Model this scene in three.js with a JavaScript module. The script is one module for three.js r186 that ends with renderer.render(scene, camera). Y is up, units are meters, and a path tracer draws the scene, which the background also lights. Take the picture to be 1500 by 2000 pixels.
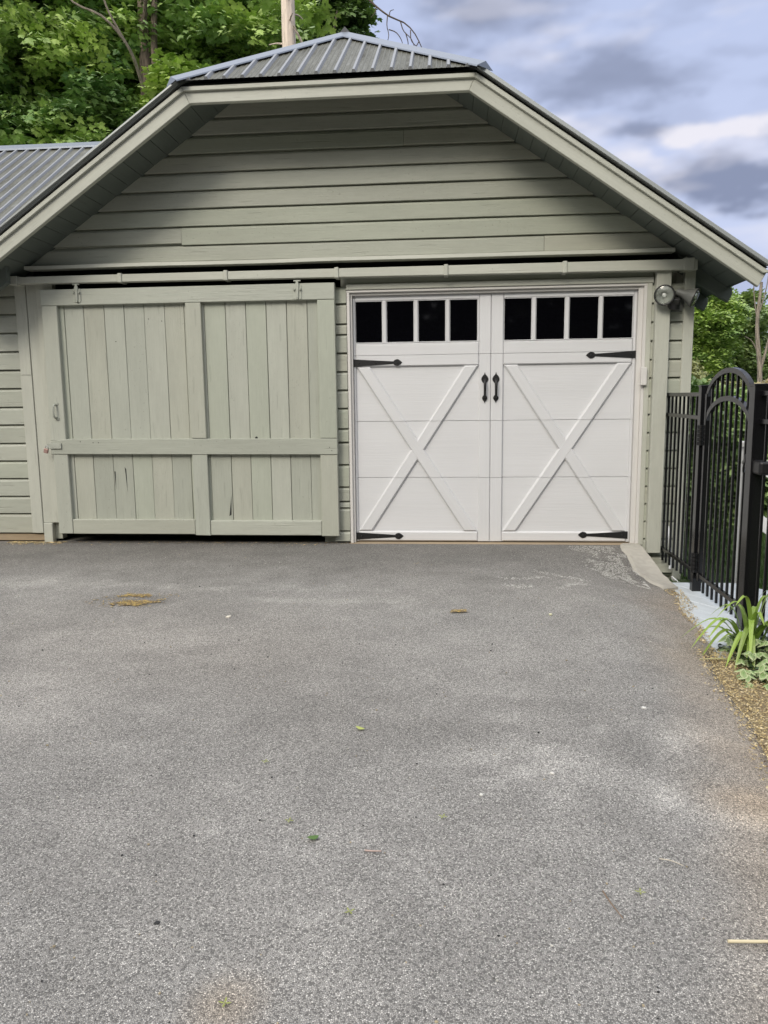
import * as THREE from 'three';
import { mergeGeometries } from 'three/addons/utils/BufferGeometryUtils.js';
import { RoundedBoxGeometry } from 'three/addons/geometries/RoundedBoxGeometry.js';

// ---------------------------------------------------------------- camera, sky, sun, exposure
const scene = new THREE.Scene();
const camera = new THREE.PerspectiveCamera(68.45, 3 / 4, 0.05, 600);
camera.position.set(-0.3744, 1.2015, 6.6972);
camera.rotation.set(-0.1424, 0.0864, -0.0115, 'YXZ');
const renderer = new THREE.WebGLRenderer({ antialias: true });
renderer.toneMapping = THREE.LinearToneMapping;
renderer.toneMappingExposure = 1.28;
renderer.shadowMap.enabled = true;
renderer.setSize(768, 1024);

function rng(seed) { let a = seed >>> 0; return () => { a = (a + 0x6D2B79F5) | 0; let t = Math.imul(a ^ (a >>> 15), 1 | a); t = (t + Math.imul(t ^ (t >>> 7), 61 | t)) ^ t; return ((t ^ (t >>> 14)) >>> 0) / 4294967296; }; }
function hash3(x, y, z) { let h = Math.imul(x, 374761393) ^ Math.imul(y, 668265263) ^ Math.imul(z, 1274126177); h = Math.imul(h ^ (h >>> 13), 1274126177); h = Math.imul(h ^ (h >>> 16), 2246822519); return ((h ^ (h >>> 15)) >>> 0) / 4294967296; }
const sm = (t) => t * t * (3 - 2 * t), lerp = (a, b, t) => a + (b - a) * t, clamp = (v, a = 0, b = 1) => Math.min(Math.max(v, a), b), S = (t) => sm(clamp(t));
function vnoise(x, y, z) {
  const X = Math.floor(x), Y = Math.floor(y), Z = Math.floor(z), u = sm(x - X), v = sm(y - Y), w = sm(z - Z), h = hash3;
  return lerp(lerp(lerp(h(X, Y, Z), h(X + 1, Y, Z), u), lerp(h(X, Y + 1, Z), h(X + 1, Y + 1, Z), u), v), lerp(lerp(h(X, Y, Z + 1), h(X + 1, Y, Z + 1), u), lerp(h(X, Y + 1, Z + 1), h(X + 1, Y + 1, Z + 1), u), v), w);
}
function fbm(x, y, z, o = 4) { let s = 0, a = 0.5, n = 0; for (let i = 0; i < o; i++) { s += a * vnoise(x, y, z); n += a; a *= 0.5; x = x * 2.03 + 17.1; y = y * 2.03 + 5.3; z = z * 2.03 + 9.7; } return s / n; }
// tileable 2-D value noise with periods px, py
function tnoise(x, y, px, py, s) { const X = Math.floor(x), Y = Math.floor(y), u = sm(x - X), v = sm(y - Y), m = (a, b) => ((a % b) + b) % b, h = (i, j) => hash3(m(i, px), m(j, py), s); return lerp(lerp(h(X, Y), h(X + 1, Y), u), lerp(h(X, Y + 1), h(X + 1, Y + 1), u), v); }

const SUN = new THREE.Vector3(-0.34, 0.58, 0.74).normalize();
{ // cloudy late-day sky, computed as an equirectangular picture
  const W = 2048, H = 1024, data = new Float32Array(W * H * 4);
  // banks of cloud: azimuth from north, elevation, half widths (degrees), density
  const banks = [[2.5, 25.4, 7.5, 3.0, 1.2], [-6, 29, 8, 3, 0.6], [9.6, 20.7, 6.5, 1.7, 1.05], [13.6, 20.6, 4.2, 1.1, 0.6], [12.8, 17.7, 2.6, 0.8, 1.1], [19.0, 14.0, 6.0, 1.9, 1.6], [22.5, 16.6, 3.4, 1.2, 0.75], [25, 13.6, 6, 1.6, 0.9], [17.5, 24.2, 4, 0.6, 0.35], [19.5, 20.9, 3.5, 0.5, 0.35], [-20, 22, 9, 3, 0.8], [40, 19, 9, 3, 0.9], [-45, 15, 12, 3, 0.8], [60, 12, 14, 3, 0.8], [95, 17, 12, 4, 0.8], [-90, 14, 14, 3, 0.8]];
  const lights = [[18.2, 17.0, 3.3, 0.8, 1.9], [13.6, 15.9, 2.0, 0.55, 0.6], [15.5, 15.2, 2.6, 0.8, 0.4], [8.5, 18.4, 2.4, 0.8, 0.35], [22.5, 10.4, 4, 1.3, 0.4], [5, 22.3, 3, 0.6, 0.25], [45, 16, 8, 1.5, 0.6]];
  for (let j = 0; j < H; j++) for (let i = 0; i < W; i++) {
    const el = ((j + 0.5) / H - 0.5) * Math.PI, ph = ((i + 0.5) / W - 0.5) * 2 * Math.PI;
    const dx = Math.cos(el) * Math.cos(ph), dz = Math.cos(el) * Math.sin(ph), dy = Math.sin(el), k = S(dy * 1.6), e = Math.max(dy, 0) + 0.16, px = dx / e, pz = dz / e;
    let c = [lerp(0.475, 0.345, k), lerp(0.53, 0.415, k), lerp(0.71, 0.62, k)];
    const az = Math.atan2(dx, -dz) * 180 / Math.PI, ele = el * 180 / Math.PI, near = ele > -2 && ele < 40;
    let d = dy > -0.05 ? S((fbm(px * 1.5 + 3, pz * 1.5, 2.2, 5) - 0.47) * 4.2) * 0.5 : 0, b = 0;
    if (near) {
      const wx = fbm(az * 0.22, ele * 0.5, 3.1, 5) - 0.5, wy = fbm(az * 0.26, ele * 0.6, 8.7, 5) - 0.5, f1 = fbm(az * 0.2 + ele * 0.06, ele * 0.75, 5.5, 5), f2 = fbm(az * 0.55 + ele * 0.2, ele * 1.7, 7.5, 6);
      const blob = ([A, E, w, hh, s]) => { const x = (az - A + wx * 5) / w, y = (ele - E + wy * 2.6 + 0.05 * (az - A)) / hh, r = Math.sqrt(x * x + y * y * (y < 0 ? 1.5 : 0.8)); return r > 2 ? 0 : s * S((1.35 - r + (f1 - 0.5) * 0.9 + (f2 - 0.5) * 0.8) * 0.9); };
      for (const q of banks) d = Math.max(d, blob(q) * (0.7 + 0.5 * f1));
      for (const q of lights) b += blob(q) * (0.55 + 0.8 * f2);
      d = Math.max(d, 0.3 * S((f1 - 0.45) * 4) * S((ele - 9) / 5));
      b += 0.4 * S((fbm(az * 0.18 - ele * 0.1, ele * 0.7, 1.5, 4) - 0.52) * 5);
    }
    d = clamp(d * S((dy + 0.02) * 12), 0, 1.15);
    const dark = [0.185, 0.22, 0.335], brt = [0.66, 0.65, 0.715];
    for (let n = 0; n < 3; n++) { c[n] = lerp(c[n], dark[n], d * 0.85); c[n] = lerp(c[n], brt[n], clamp(b * (1 - 0.3 * d), 0, 0.95)); }
    const up = 1 + 0.9 * S((dy - 0.42) / 0.5), cs = dx * SUN.x + dy * SUN.y + dz * SUN.z, ang = Math.acos(clamp(cs, -1, 1)), wz = S((dy - 0.4) / 0.4);   // an overcast sky is brightest and whitest overhead
    const glow = 1.5 * Math.exp(-ang * ang / 0.35) + 0.5 * Math.exp(-ang * ang / 1.6);   // thin cloud lit by the sun behind the photographer
    c = [c[0] * up * (1 + 0.22 * wz) + glow, c[1] * up * (1 + 0.08 * wz) + glow * 0.94, c[2] * up * (1 - 0.16 * wz) + glow * 0.79];
    if (dy < 0) c = c.map((v) => v * lerp(1, 0.45, S(-dy * 6)));
    data.set([...c, 1], (j * W + i) * 4);
  }
  const t = new THREE.DataTexture(data, W, H, THREE.RGBAFormat, THREE.FloatType);
  t.mapping = THREE.EquirectangularReflectionMapping; t.magFilter = THREE.LinearFilter; t.minFilter = THREE.LinearFilter; t.wrapS = THREE.RepeatWrapping; t.needsUpdate = true;
  scene.background = t; scene.environment = t;
}
const sun = new THREE.DirectionalLight(new THREE.Color(1, 0.92, 0.78), 1.2);
sun.position.copy(SUN).multiplyScalar(60); sun.target.position.set(0, 0, 0);
sun.castShadow = true; sun.shadow.radius = 34; sun.shadow.mapSize.set(4096, 4096);
Object.assign(sun.shadow.camera, { left: -30, right: 30, top: 30, bottom: -30, near: 1, far: 140 });
scene.add(sun, sun.target);

// ---------------------------------------------------------------- naming helpers
const used = new Map();
function numbered(n) { const k = used.get(n) ?? 0; used.set(n, k + 1); return k ? n + '_' + String(k).padStart(3, '0') : n; }
function mesh(name, geo, mat, parent) { const m = new THREE.Mesh(geo, mat); m.name = numbered(name); m.castShadow = m.receiveShadow = true; parent.add(m); return m; }
function group(name, x = 0, y = 0, z = 0) { const g = new THREE.Group(); g.name = numbered(name); g.position.set(x, y, z); scene.add(g); return g; }
function tag(o, label, category, grp) { o.userData.label = label; o.userData.category = category; if (grp) o.userData.group = grp; return o; }
function structure(name, geo, mat, label, category) { const m = mesh(name, geo, mat, scene); m.userData.kind = 'structure'; if (label) m.userData.label = label; return m; }
function setUV(g, f) { const p = g.attributes.position, n = g.attributes.normal, a = new Float32Array(p.count * 2); for (let i = 0; i < p.count; i++) { const r = f(p.getX(i), p.getY(i), p.getZ(i), n ? n.getX(i) : 0, n ? n.getY(i) : 0, n ? n.getZ(i) : 1); a[2 * i] = r[0]; a[2 * i + 1] = r[1]; } g.setAttribute('uv', new THREE.BufferAttribute(a, 2)); return g; }
function tris(list) { // flat-shaded geometry from a list of polygons (arrays of [x,y,z])
  const v = []; for (const p of list) for (let i = 1; i < p.length - 1; i++) v.push(...p[0], ...p[i], ...p[i + 1]);
  const g = new THREE.BufferGeometry(); g.setAttribute('position', new THREE.Float32BufferAttribute(v, 3)); g.computeVertexNormals(); return g;
}
const R0 = rng(7);
// grain uv: along = metres along the grain / 2, across = metres / 0.5, with an offset of its own for each board
function grainUV(g, dir) {
  const ou = R0() * 7, ov = R0() * 7;
  return setUV(g, (x, y, z, nx, ny, nz) => { const al = dir === 'h' ? x : dir === 'v' ? y : x * dir[0] + y * dir[1]; const ac = (dir === 'h' ? y : dir === 'v' ? x : -x * dir[1] + y * dir[0]) + z; return [al / 2 + ou, ac / 0.5 + ov]; });
}
// a chamfered slab: convex polygon in x,y (counter-clockwise) from z0 (back) to z1 (front)
function prism(poly, z0, z1, c = 0.003, dir = 'h', flatAt) { // flatAt: heights whose edges are sawn square instead of chamfered
  const n = poly.length, ins = [], L = poly.map((p, i) => { const q = poly[(i + 1) % n], ex = q[0] - p[0], ey = q[1] - p[1], l = Math.hypot(ex, ey) || 1, k = flatAt && Math.abs(ey) < 1e-6 && flatAt.some((y) => Math.abs(y - p[1]) < 1e-5) ? 1e-5 : c; return { nx: -ey / l, ny: ex / l, d: (-ey * p[0] + ex * p[1]) / l + k }; });
  for (let i = 0; i < n; i++) { const A = L[(i + n - 1) % n], B = L[i], det = A.nx * B.ny - A.ny * B.nx; ins.push(Math.abs(det) < 1e-4 ? [poly[i][0] + B.nx * c, poly[i][1] + B.ny * c] : [(A.d * B.ny - B.d * A.ny) / det, (A.nx * B.d - B.nx * A.d) / det]); }
  const f = [ins.map((p) => [p[0], p[1], z1]), [...poly].reverse().map((p) => [p[0], p[1], z0])];
  for (let i = 0; i < n; i++) { const a = poly[i], b = poly[(i + 1) % n], ai = ins[i], bi = ins[(i + 1) % n]; f.push([[a[0], a[1], z0], [b[0], b[1], z0], [b[0], b[1], z1 - c], [a[0], a[1], z1 - c]]); f.push([[a[0], a[1], z1 - c], [b[0], b[1], z1 - c], [bi[0], bi[1], z1], [ai[0], ai[1], z1]]); }
  return grainUV(tris(f), dir);
}
const rect = (x0, x1, y0, y1) => [[x0, y0], [x1, y0], [x1, y1], [x0, y1]];
function jit(poly, a = 0.002) { return poly.map(([x, y]) => [x + (R0() - 0.5) * a, y + (R0() - 0.5) * a]); }
function box(x0, x1, y0, y1, z0, z1, c, dir) { return prism(rect(x0, x1, y0, y1), z0, z1, c, dir ?? (Math.abs(x1 - x0) > Math.abs(y1 - y0) ? 'h' : 'v')); }
function clipY(poly, y0, y1) { // convex polygon between two heights
  for (const [lim, s] of [[y0, 1], [y1, -1]]) { const out = []; for (let i = 0; i < poly.length; i++) { const a = poly[i], b = poly[(i + 1) % poly.length], da = (a[1] - lim) * s, db = (b[1] - lim) * s; if (da >= 0) out.push(a); if (da * db < 0) { const t = da / (da - db); out.push([lerp(a[0], b[0], t), lerp(a[1], b[1], t)]); } } poly = out; if (!poly.length) return poly; }
  return poly;
}
function bar(a, b, w, h, up = new THREE.Vector3(0, 1, 0)) { // rectangular bar between two points
  const A = new THREE.Vector3(...a), B = new THREE.Vector3(...b), d = B.clone().sub(A), L = d.length(); d.normalize();
  const s = new THREE.Vector3().crossVectors(d, up).normalize(), u = new THREE.Vector3().crossVectors(s, d);
  const g = new RoundedBoxGeometry(w, h, L, 1, Math.min(w, h) * 0.12); g.applyMatrix4(new THREE.Matrix4().makeBasis(s, u, d.clone().negate()).setPosition(A.add(B).multiplyScalar(0.5))); return g;
}
function tube(pts, r0, r1 = r0, seg = 6, n = 12) { // tapered tube through points
  const curve = new THREE.CatmullRomCurve3(pts.map((p) => new THREE.Vector3(...p))), g = new THREE.TubeGeometry(curve, n, 1, seg, false), p = g.attributes.position, q = new THREE.Vector3();
  for (let i = 0; i <= n; i++) { curve.getPointAt(i / n, q); const r = lerp(r0, r1, i / n); for (let j = 0; j <= seg; j++) { const k = i * (seg + 1) + j; p.setXYZ(k, q.x + (p.getX(k) - q.x) * r, q.y + (p.getY(k) - q.y) * r, q.z + (p.getZ(k) - q.z) * r); } }
  g.computeVertexNormals(); return g;
}
function at(g, x, y, z, rx = 0, ry = 0, rz = 0) { g.applyMatrix4(new THREE.Matrix4().makeRotationFromEuler(new THREE.Euler(rx, ry, rz)).setPosition(x, y, z)); return g; }
const merge = (l) => mergeGeometries(l.map((g) => { const k = g.index ? g.toNonIndexed() : g; for (const a of Object.keys(k.attributes)) if (!['position', 'normal', 'uv'].includes(a)) k.deleteAttribute(a); if (!k.attributes.uv) setUV(k, (x, y) => [x, y]); return k; }));

// ---------------------------------------------------------------- procedural textures
function tex(W, H, f, srgb) {
  const d = new Uint8Array(W * H * 4); for (let j = 0; j < H; j++) for (let i = 0; i < W; i++) { const c = f(i, j), k = (j * W + i) * 4; d[k] = clamp(c[0] * 255, 0, 255); d[k + 1] = clamp(c[1] * 255, 0, 255); d[k + 2] = clamp(c[2] * 255, 0, 255); d[k + 3] = 255; }
  const t = new THREE.DataTexture(d, W, H); t.wrapS = t.wrapT = THREE.RepeatWrapping; t.magFilter = THREE.LinearFilter; t.minFilter = THREE.LinearFilter; if (srgb) t.colorSpace = THREE.SRGBColorSpace; t.needsUpdate = true; return t;
}
const gray = (v) => [v, v, v], toS = (v) => v <= 0.0031308 ? 12.92 * v : 1.055 * Math.pow(Math.max(v, 0), 1 / 2.4) - 0.055;
const lin = (r, g, b) => new THREE.Color().setRGB(r, g, b);
// painted old wood: height with long grain, checks and paint ripples
const woodH = new Float32Array(1024 * 512), woodC = new Float32Array(1024 * 512);
{
  for (let j = 0; j < 512; j++) for (let i = 0; i < 1024; i++) {
    const u = i / 1024, v = j / 512, w = tnoise(u * 6, v * 8, 6, 8, 1) * 0.06;
    let g = 0.5 * tnoise(u * 10, (v + w) * 110, 10, 110, 2) + 0.3 * tnoise(u * 22, (v + w) * 220, 22, 220, 3) + 0.2 * tnoise(u * 160, v * 160, 160, 160, 4);
    const ck = tnoise(u * 9, (v + w * 0.5) * 46, 9, 46, 5), gate = S((tnoise(u * 7, v * 9, 7, 9, 6) - 0.62) * 7), crack = S((ck - 0.78) * 14) * gate;
    const blob = tnoise(u * 60, v * 22, 60, 22, 8), chip = S((tnoise(u * 130, v * 60, 130, 60, 9) - 0.90) * 25) * S((tnoise(u * 5, v * 4, 5, 4, 10) - 0.5) * 5);
    woodH[j * 1024 + i] = clamp(0.62 + (g - 0.5) * 0.34 + (blob - 0.5) * 0.2 - crack * 0.3 - chip * 0.35);
    woodC[j * 1024 + i] = clamp(0.93 + (g - 0.5) * 0.09 + (blob - 0.5) * 0.03 + (tnoise(u * 4, v * 3, 4, 3, 11) - 0.5) * 0.10 + (tnoise(u * 14, v * 18, 14, 18, 12) - 0.5) * 0.05 - crack * 0.07 - chip * 0.14, 0, 1);
  }
}
const woodMap = tex(1024, 512, (i, j) => { const v = toS(woodC[j * 1024 + i]); return [v, v, v]; }, true);
const woodBump = tex(1024, 512, (i, j) => gray(woodH[j * 1024 + i]));
const finish = tex(512, 512, (i, j) => { const u = i / 512, v = j / 512; return gray(0.5 + 0.3 * (tnoise(u * 8, v * 130, 8, 130, 31) - 0.5) + 0.25 * (tnoise(u * 40, v * 240, 40, 240, 32) - 0.5)); });
const finishC = tex(512, 512, (i, j) => { const u = i / 512, v = j / 512; const k = toS(0.95 + 0.05 * (tnoise(u * 5, v * 4, 5, 4, 33) - 0.5) + 0.03 * (tnoise(u * 6, v * 60, 6, 60, 34) - 0.5)); return [k, k * 0.995, k * 0.99]; }, true);
// asphalt: worn aggregate in bitumen, a cell a stone
const AS = 1536, asC = new Float32Array(AS * AS), asH = new Float32Array(AS * AS), AT = 1.5;
{
  const N = 345, cell = AS / N, m = (a) => ((a % N) + N) % N, cx = new Float32Array(N * N), cy = new Float32Array(N * N), cv = new Float32Array(N * N), cr = new Float32Array(N * N);
  for (let k = 0; k < N * N; k++) { const a = k % N, b = (k / N) | 0; cx[k] = hash3(a, b, 1); cy[k] = hash3(a, b, 2); cv[k] = hash3(a, b, 3); cr[k] = hash3(a, b, 4); }
  for (let j = 0; j < AS; j++) for (let i = 0; i < AS; i++) {
    const x = i / cell, y = j / cell, X = Math.floor(x), Y = Math.floor(y); let d1 = 9, d2 = 9, k1 = 0;
    for (let b = -1; b <= 1; b++) for (let a = -1; a <= 1; a++) { const k = m(Y + b) * N + m(X + a), dx = X + a + cx[k] - x, dy = Y + b + cy[k] - y, d = Math.hypot(dx, dy) - cr[k] * 0.25; if (d < d1) { d2 = d1; d1 = d; k1 = k; } else if (d < d2) d2 = d; }
    const edge = S((d2 - d1) * 2.6), u = i / AS, v = j / AS, patch = tnoise(u * 9, v * 9, 9, 9, 44), fine = hash3(i, j, 5);
    const st = cv[k1], stone = st < 0.22 ? 0.42 : st > 0.86 ? 1.7 : 0.76 + st * 0.46;
    asC[j * AS + i] = clamp((lerp(0.40, stone, edge) * (0.85 + 0.3 * fine)) * (0.93 + 0.14 * patch), 0.08, 2.3);
    asH[j * AS + i] = clamp(0.2 + edge * (0.35 + 0.45 * cr[k1]));
  }
}
const asphMap = tex(AS, AS, (i, j) => { const v = toS(asC[j * AS + i] * 0.40); return [v, v * 0.978, v * 0.945]; }, true);
const asphBump = tex(AS, AS, (i, j) => gray(asH[j * AS + i]));
const dirt = tex(512, 512, (i, j) => { const u = i / 512, v = j / 512, n = tnoise(u * 5, v * 5, 5, 5, 61) * 0.4 + tnoise(u * 40, v * 14, 40, 14, 62) * 0.3 + tnoise(u * 120, v * 60, 120, 60, 63) * 0.3; const k = toS(0.62 + 0.7 * (n - 0.5)); return [k, k * 0.998, k * 0.965]; }, true);
const dirtR = tex(512, 512, (i, j) => { const u = i / 512, v = j / 512, n = tnoise(u * 5, v * 5, 5, 5, 61) * 0.4 + tnoise(u * 40, v * 14, 40, 14, 62) * 0.3 + tnoise(u * 120, v * 60, 120, 60, 63) * 0.3; return gray(0.62 - 0.5 * (n - 0.5)); });
const concreteMap = tex(512, 512, (i, j) => { const u = i / 512, v = j / 512, n = tnoise(u * 4, v * 4, 4, 4, 71) * 0.4 + tnoise(u * 30, v * 30, 30, 30, 72) * 0.3 + hash3(i, j, 9) * 0.3; const k = toS(0.8 + 0.4 * (n - 0.5)); return [k, k * 0.985, k * 0.95]; }, true);
const barkMap = tex(256, 512, (i, j) => { const u = i / 256, v = j / 512, n = tnoise(u * 26, v * 9, 26, 9, 81) * 0.6 + tnoise(u * 50, v * 40, 50, 40, 82) * 0.4; const k = toS(0.55 + 0.9 * (n - 0.5)); return [k, k * 0.97, k * 0.93]; }, true);
const paleMap = tex(256, 512, (i, j) => { const u = i / 256, v = j / 512, n = tnoise(u * 26, v * 9, 26, 9, 81) * 0.6 + tnoise(u * 50, v * 40, 50, 40, 82) * 0.4, k = toS(clamp(0.86 + 0.5 * (n - 0.5) - 0.5 * S((n - 0.72) * 9))); return [k, k * 0.97, k * 0.93]; }, true);
const barkBump = tex(256, 512, (i, j) => { const u = i / 256, v = j / 512; return gray(tnoise(u * 26, v * 9, 26, 9, 81) * 0.7 + tnoise(u * 50, v * 40, 50, 40, 82) * 0.3); });

// ---------------------------------------------------------------- materials
const M = {
  sage: new THREE.MeshPhysicalMaterial({ color: lin(0.405, 0.418, 0.358), map: woodMap, bumpMap: woodBump, bumpScale: 0.0035, roughness: 0.62 }),
  sageDoor: new THREE.MeshPhysicalMaterial({ color: lin(0.42, 0.437, 0.38), map: woodMap, bumpMap: woodBump, bumpScale: 0.004, roughness: 0.55 }),
  soffit: new THREE.MeshPhysicalMaterial({ color: lin(0.13, 0.15, 0.135), map: woodMap, bumpMap: woodBump, bumpScale: 0.002, roughness: 0.6 }),  // darker than the wall paint: eave shade is put into this colour
  trim: new THREE.MeshPhysicalMaterial({ color: lin(0.485, 0.492, 0.43), map: woodMap, bumpMap: woodBump, bumpScale: 0.0022, roughness: 0.55 }),
  white: new THREE.MeshPhysicalMaterial({ color: lin(0.665, 0.675, 0.70), map: finishC, bumpMap: finish, bumpScale: 0.0018, roughness: 0.45 }),
  jamb: new THREE.MeshPhysicalMaterial({ color: lin(0.67, 0.66, 0.645), map: finishC, bumpMap: finish, bumpScale: 0.0008, roughness: 0.5 }),
  glass: new THREE.MeshPhysicalMaterial({ color: lin(0.002, 0.002, 0.003), roughness: 0.04, specularIntensity: 0.5 }),
  black: new THREE.MeshPhysicalMaterial({ color: lin(0.008, 0.008, 0.009), roughness: 0.45 }),
  dark: new THREE.MeshStandardMaterial({ color: lin(0.02, 0.02, 0.02), roughness: 0.9 }),
  blackMetal: new THREE.MeshPhysicalMaterial({ color: lin(0.006, 0.006, 0.007), roughness: 0.24 }),
  roof: new THREE.MeshPhysicalMaterial({ color: lin(0.185, 0.185, 0.16), map: dirt, roughnessMap: dirtR, roughness: 0.85, metalness: 0.25 }),
  rib: new THREE.MeshPhysicalMaterial({ color: lin(0.30, 0.31, 0.325), roughness: 0.45, metalness: 0.3 }),
  cap: new THREE.MeshPhysicalMaterial({ color: lin(0.27, 0.30, 0.35), roughness: 0.38, metalness: 0.45 }),
  capDark: new THREE.MeshPhysicalMaterial({ color: lin(0.03, 0.032, 0.04), roughness: 0.4, metalness: 0.3 }),
  flash: new THREE.MeshPhysicalMaterial({ color: lin(0.34, 0.36, 0.36), roughness: 0.4, metalness: 0.3 }),
  asphalt: new THREE.MeshStandardMaterial({ color: 0xffffff, vertexColors: true, map: asphMap, bumpMap: asphBump, bumpScale: 0.004, roughness: 0.88 }),
  concrete: new THREE.MeshStandardMaterial({ color: lin(0.47, 0.46, 0.44), map: concreteMap, roughness: 0.9 }),
  sillTan: new THREE.MeshStandardMaterial({ color: lin(0.42, 0.34, 0.25), map: concreteMap, roughness: 0.9 }),
  deck: new THREE.MeshPhysicalMaterial({ color: lin(0.60, 0.645, 0.68), map: woodMap, bumpMap: woodBump, bumpScale: 0.002, roughness: 0.5 }),
  soil: new THREE.MeshStandardMaterial({ color: lin(0.33, 0.27, 0.175), map: concreteMap, roughness: 1 }),
  grassGround: new THREE.MeshStandardMaterial({ color: lin(0.035, 0.055, 0.016), map: concreteMap, roughness: 1 }),
  bark: new THREE.MeshStandardMaterial({ color: lin(0.24, 0.20, 0.165), map: barkMap, bumpMap: barkBump, bumpScale: 0.02, roughness: 0.95 }),
  paleBark: new THREE.MeshStandardMaterial({ color: lin(0.74, 0.67, 0.61), map: paleMap, bumpMap: barkBump, bumpScale: 0.012, roughness: 0.9 }),
  grayBark: new THREE.MeshStandardMaterial({ color: lin(0.42, 0.38, 0.33), map: barkMap, bumpMap: barkBump, bumpScale: 0.012, roughness: 0.9 }),
  leaf: new THREE.MeshPhysicalMaterial({ color: 0xffffff, roughness: 0.55, transmission: 0.35, thickness: 0, side: THREE.DoubleSide }),
  blade: new THREE.MeshPhysicalMaterial({ color: 0xffffff, vertexColors: true, roughness: 0.42, transmission: 0.3, thickness: 0, side: THREE.DoubleSide }),
  chip: new THREE.MeshStandardMaterial({ color: 0xffffff, roughness: 0.9, side: THREE.DoubleSide }),
  fixture: new THREE.MeshPhysicalMaterial({ color: lin(0.15, 0.155, 0.145), roughness: 0.45, metalness: 0.2 }),
  fixtureDark: new THREE.MeshPhysicalMaterial({ color: lin(0.03, 0.03, 0.03), roughness: 0.35 }),
  lens: new THREE.MeshPhysicalMaterial({ color: lin(0.9, 0.92, 0.9), roughness: 0.12, transmission: 1, thickness: 0 }),
  mirror: new THREE.MeshPhysicalMaterial({ color: lin(0.75, 0.76, 0.74), roughness: 0.22, metalness: 1 }),
  vinyl: new THREE.MeshPhysicalMaterial({ color: lin(0.82, 0.82, 0.82), roughness: 0.4 }),
};

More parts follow.
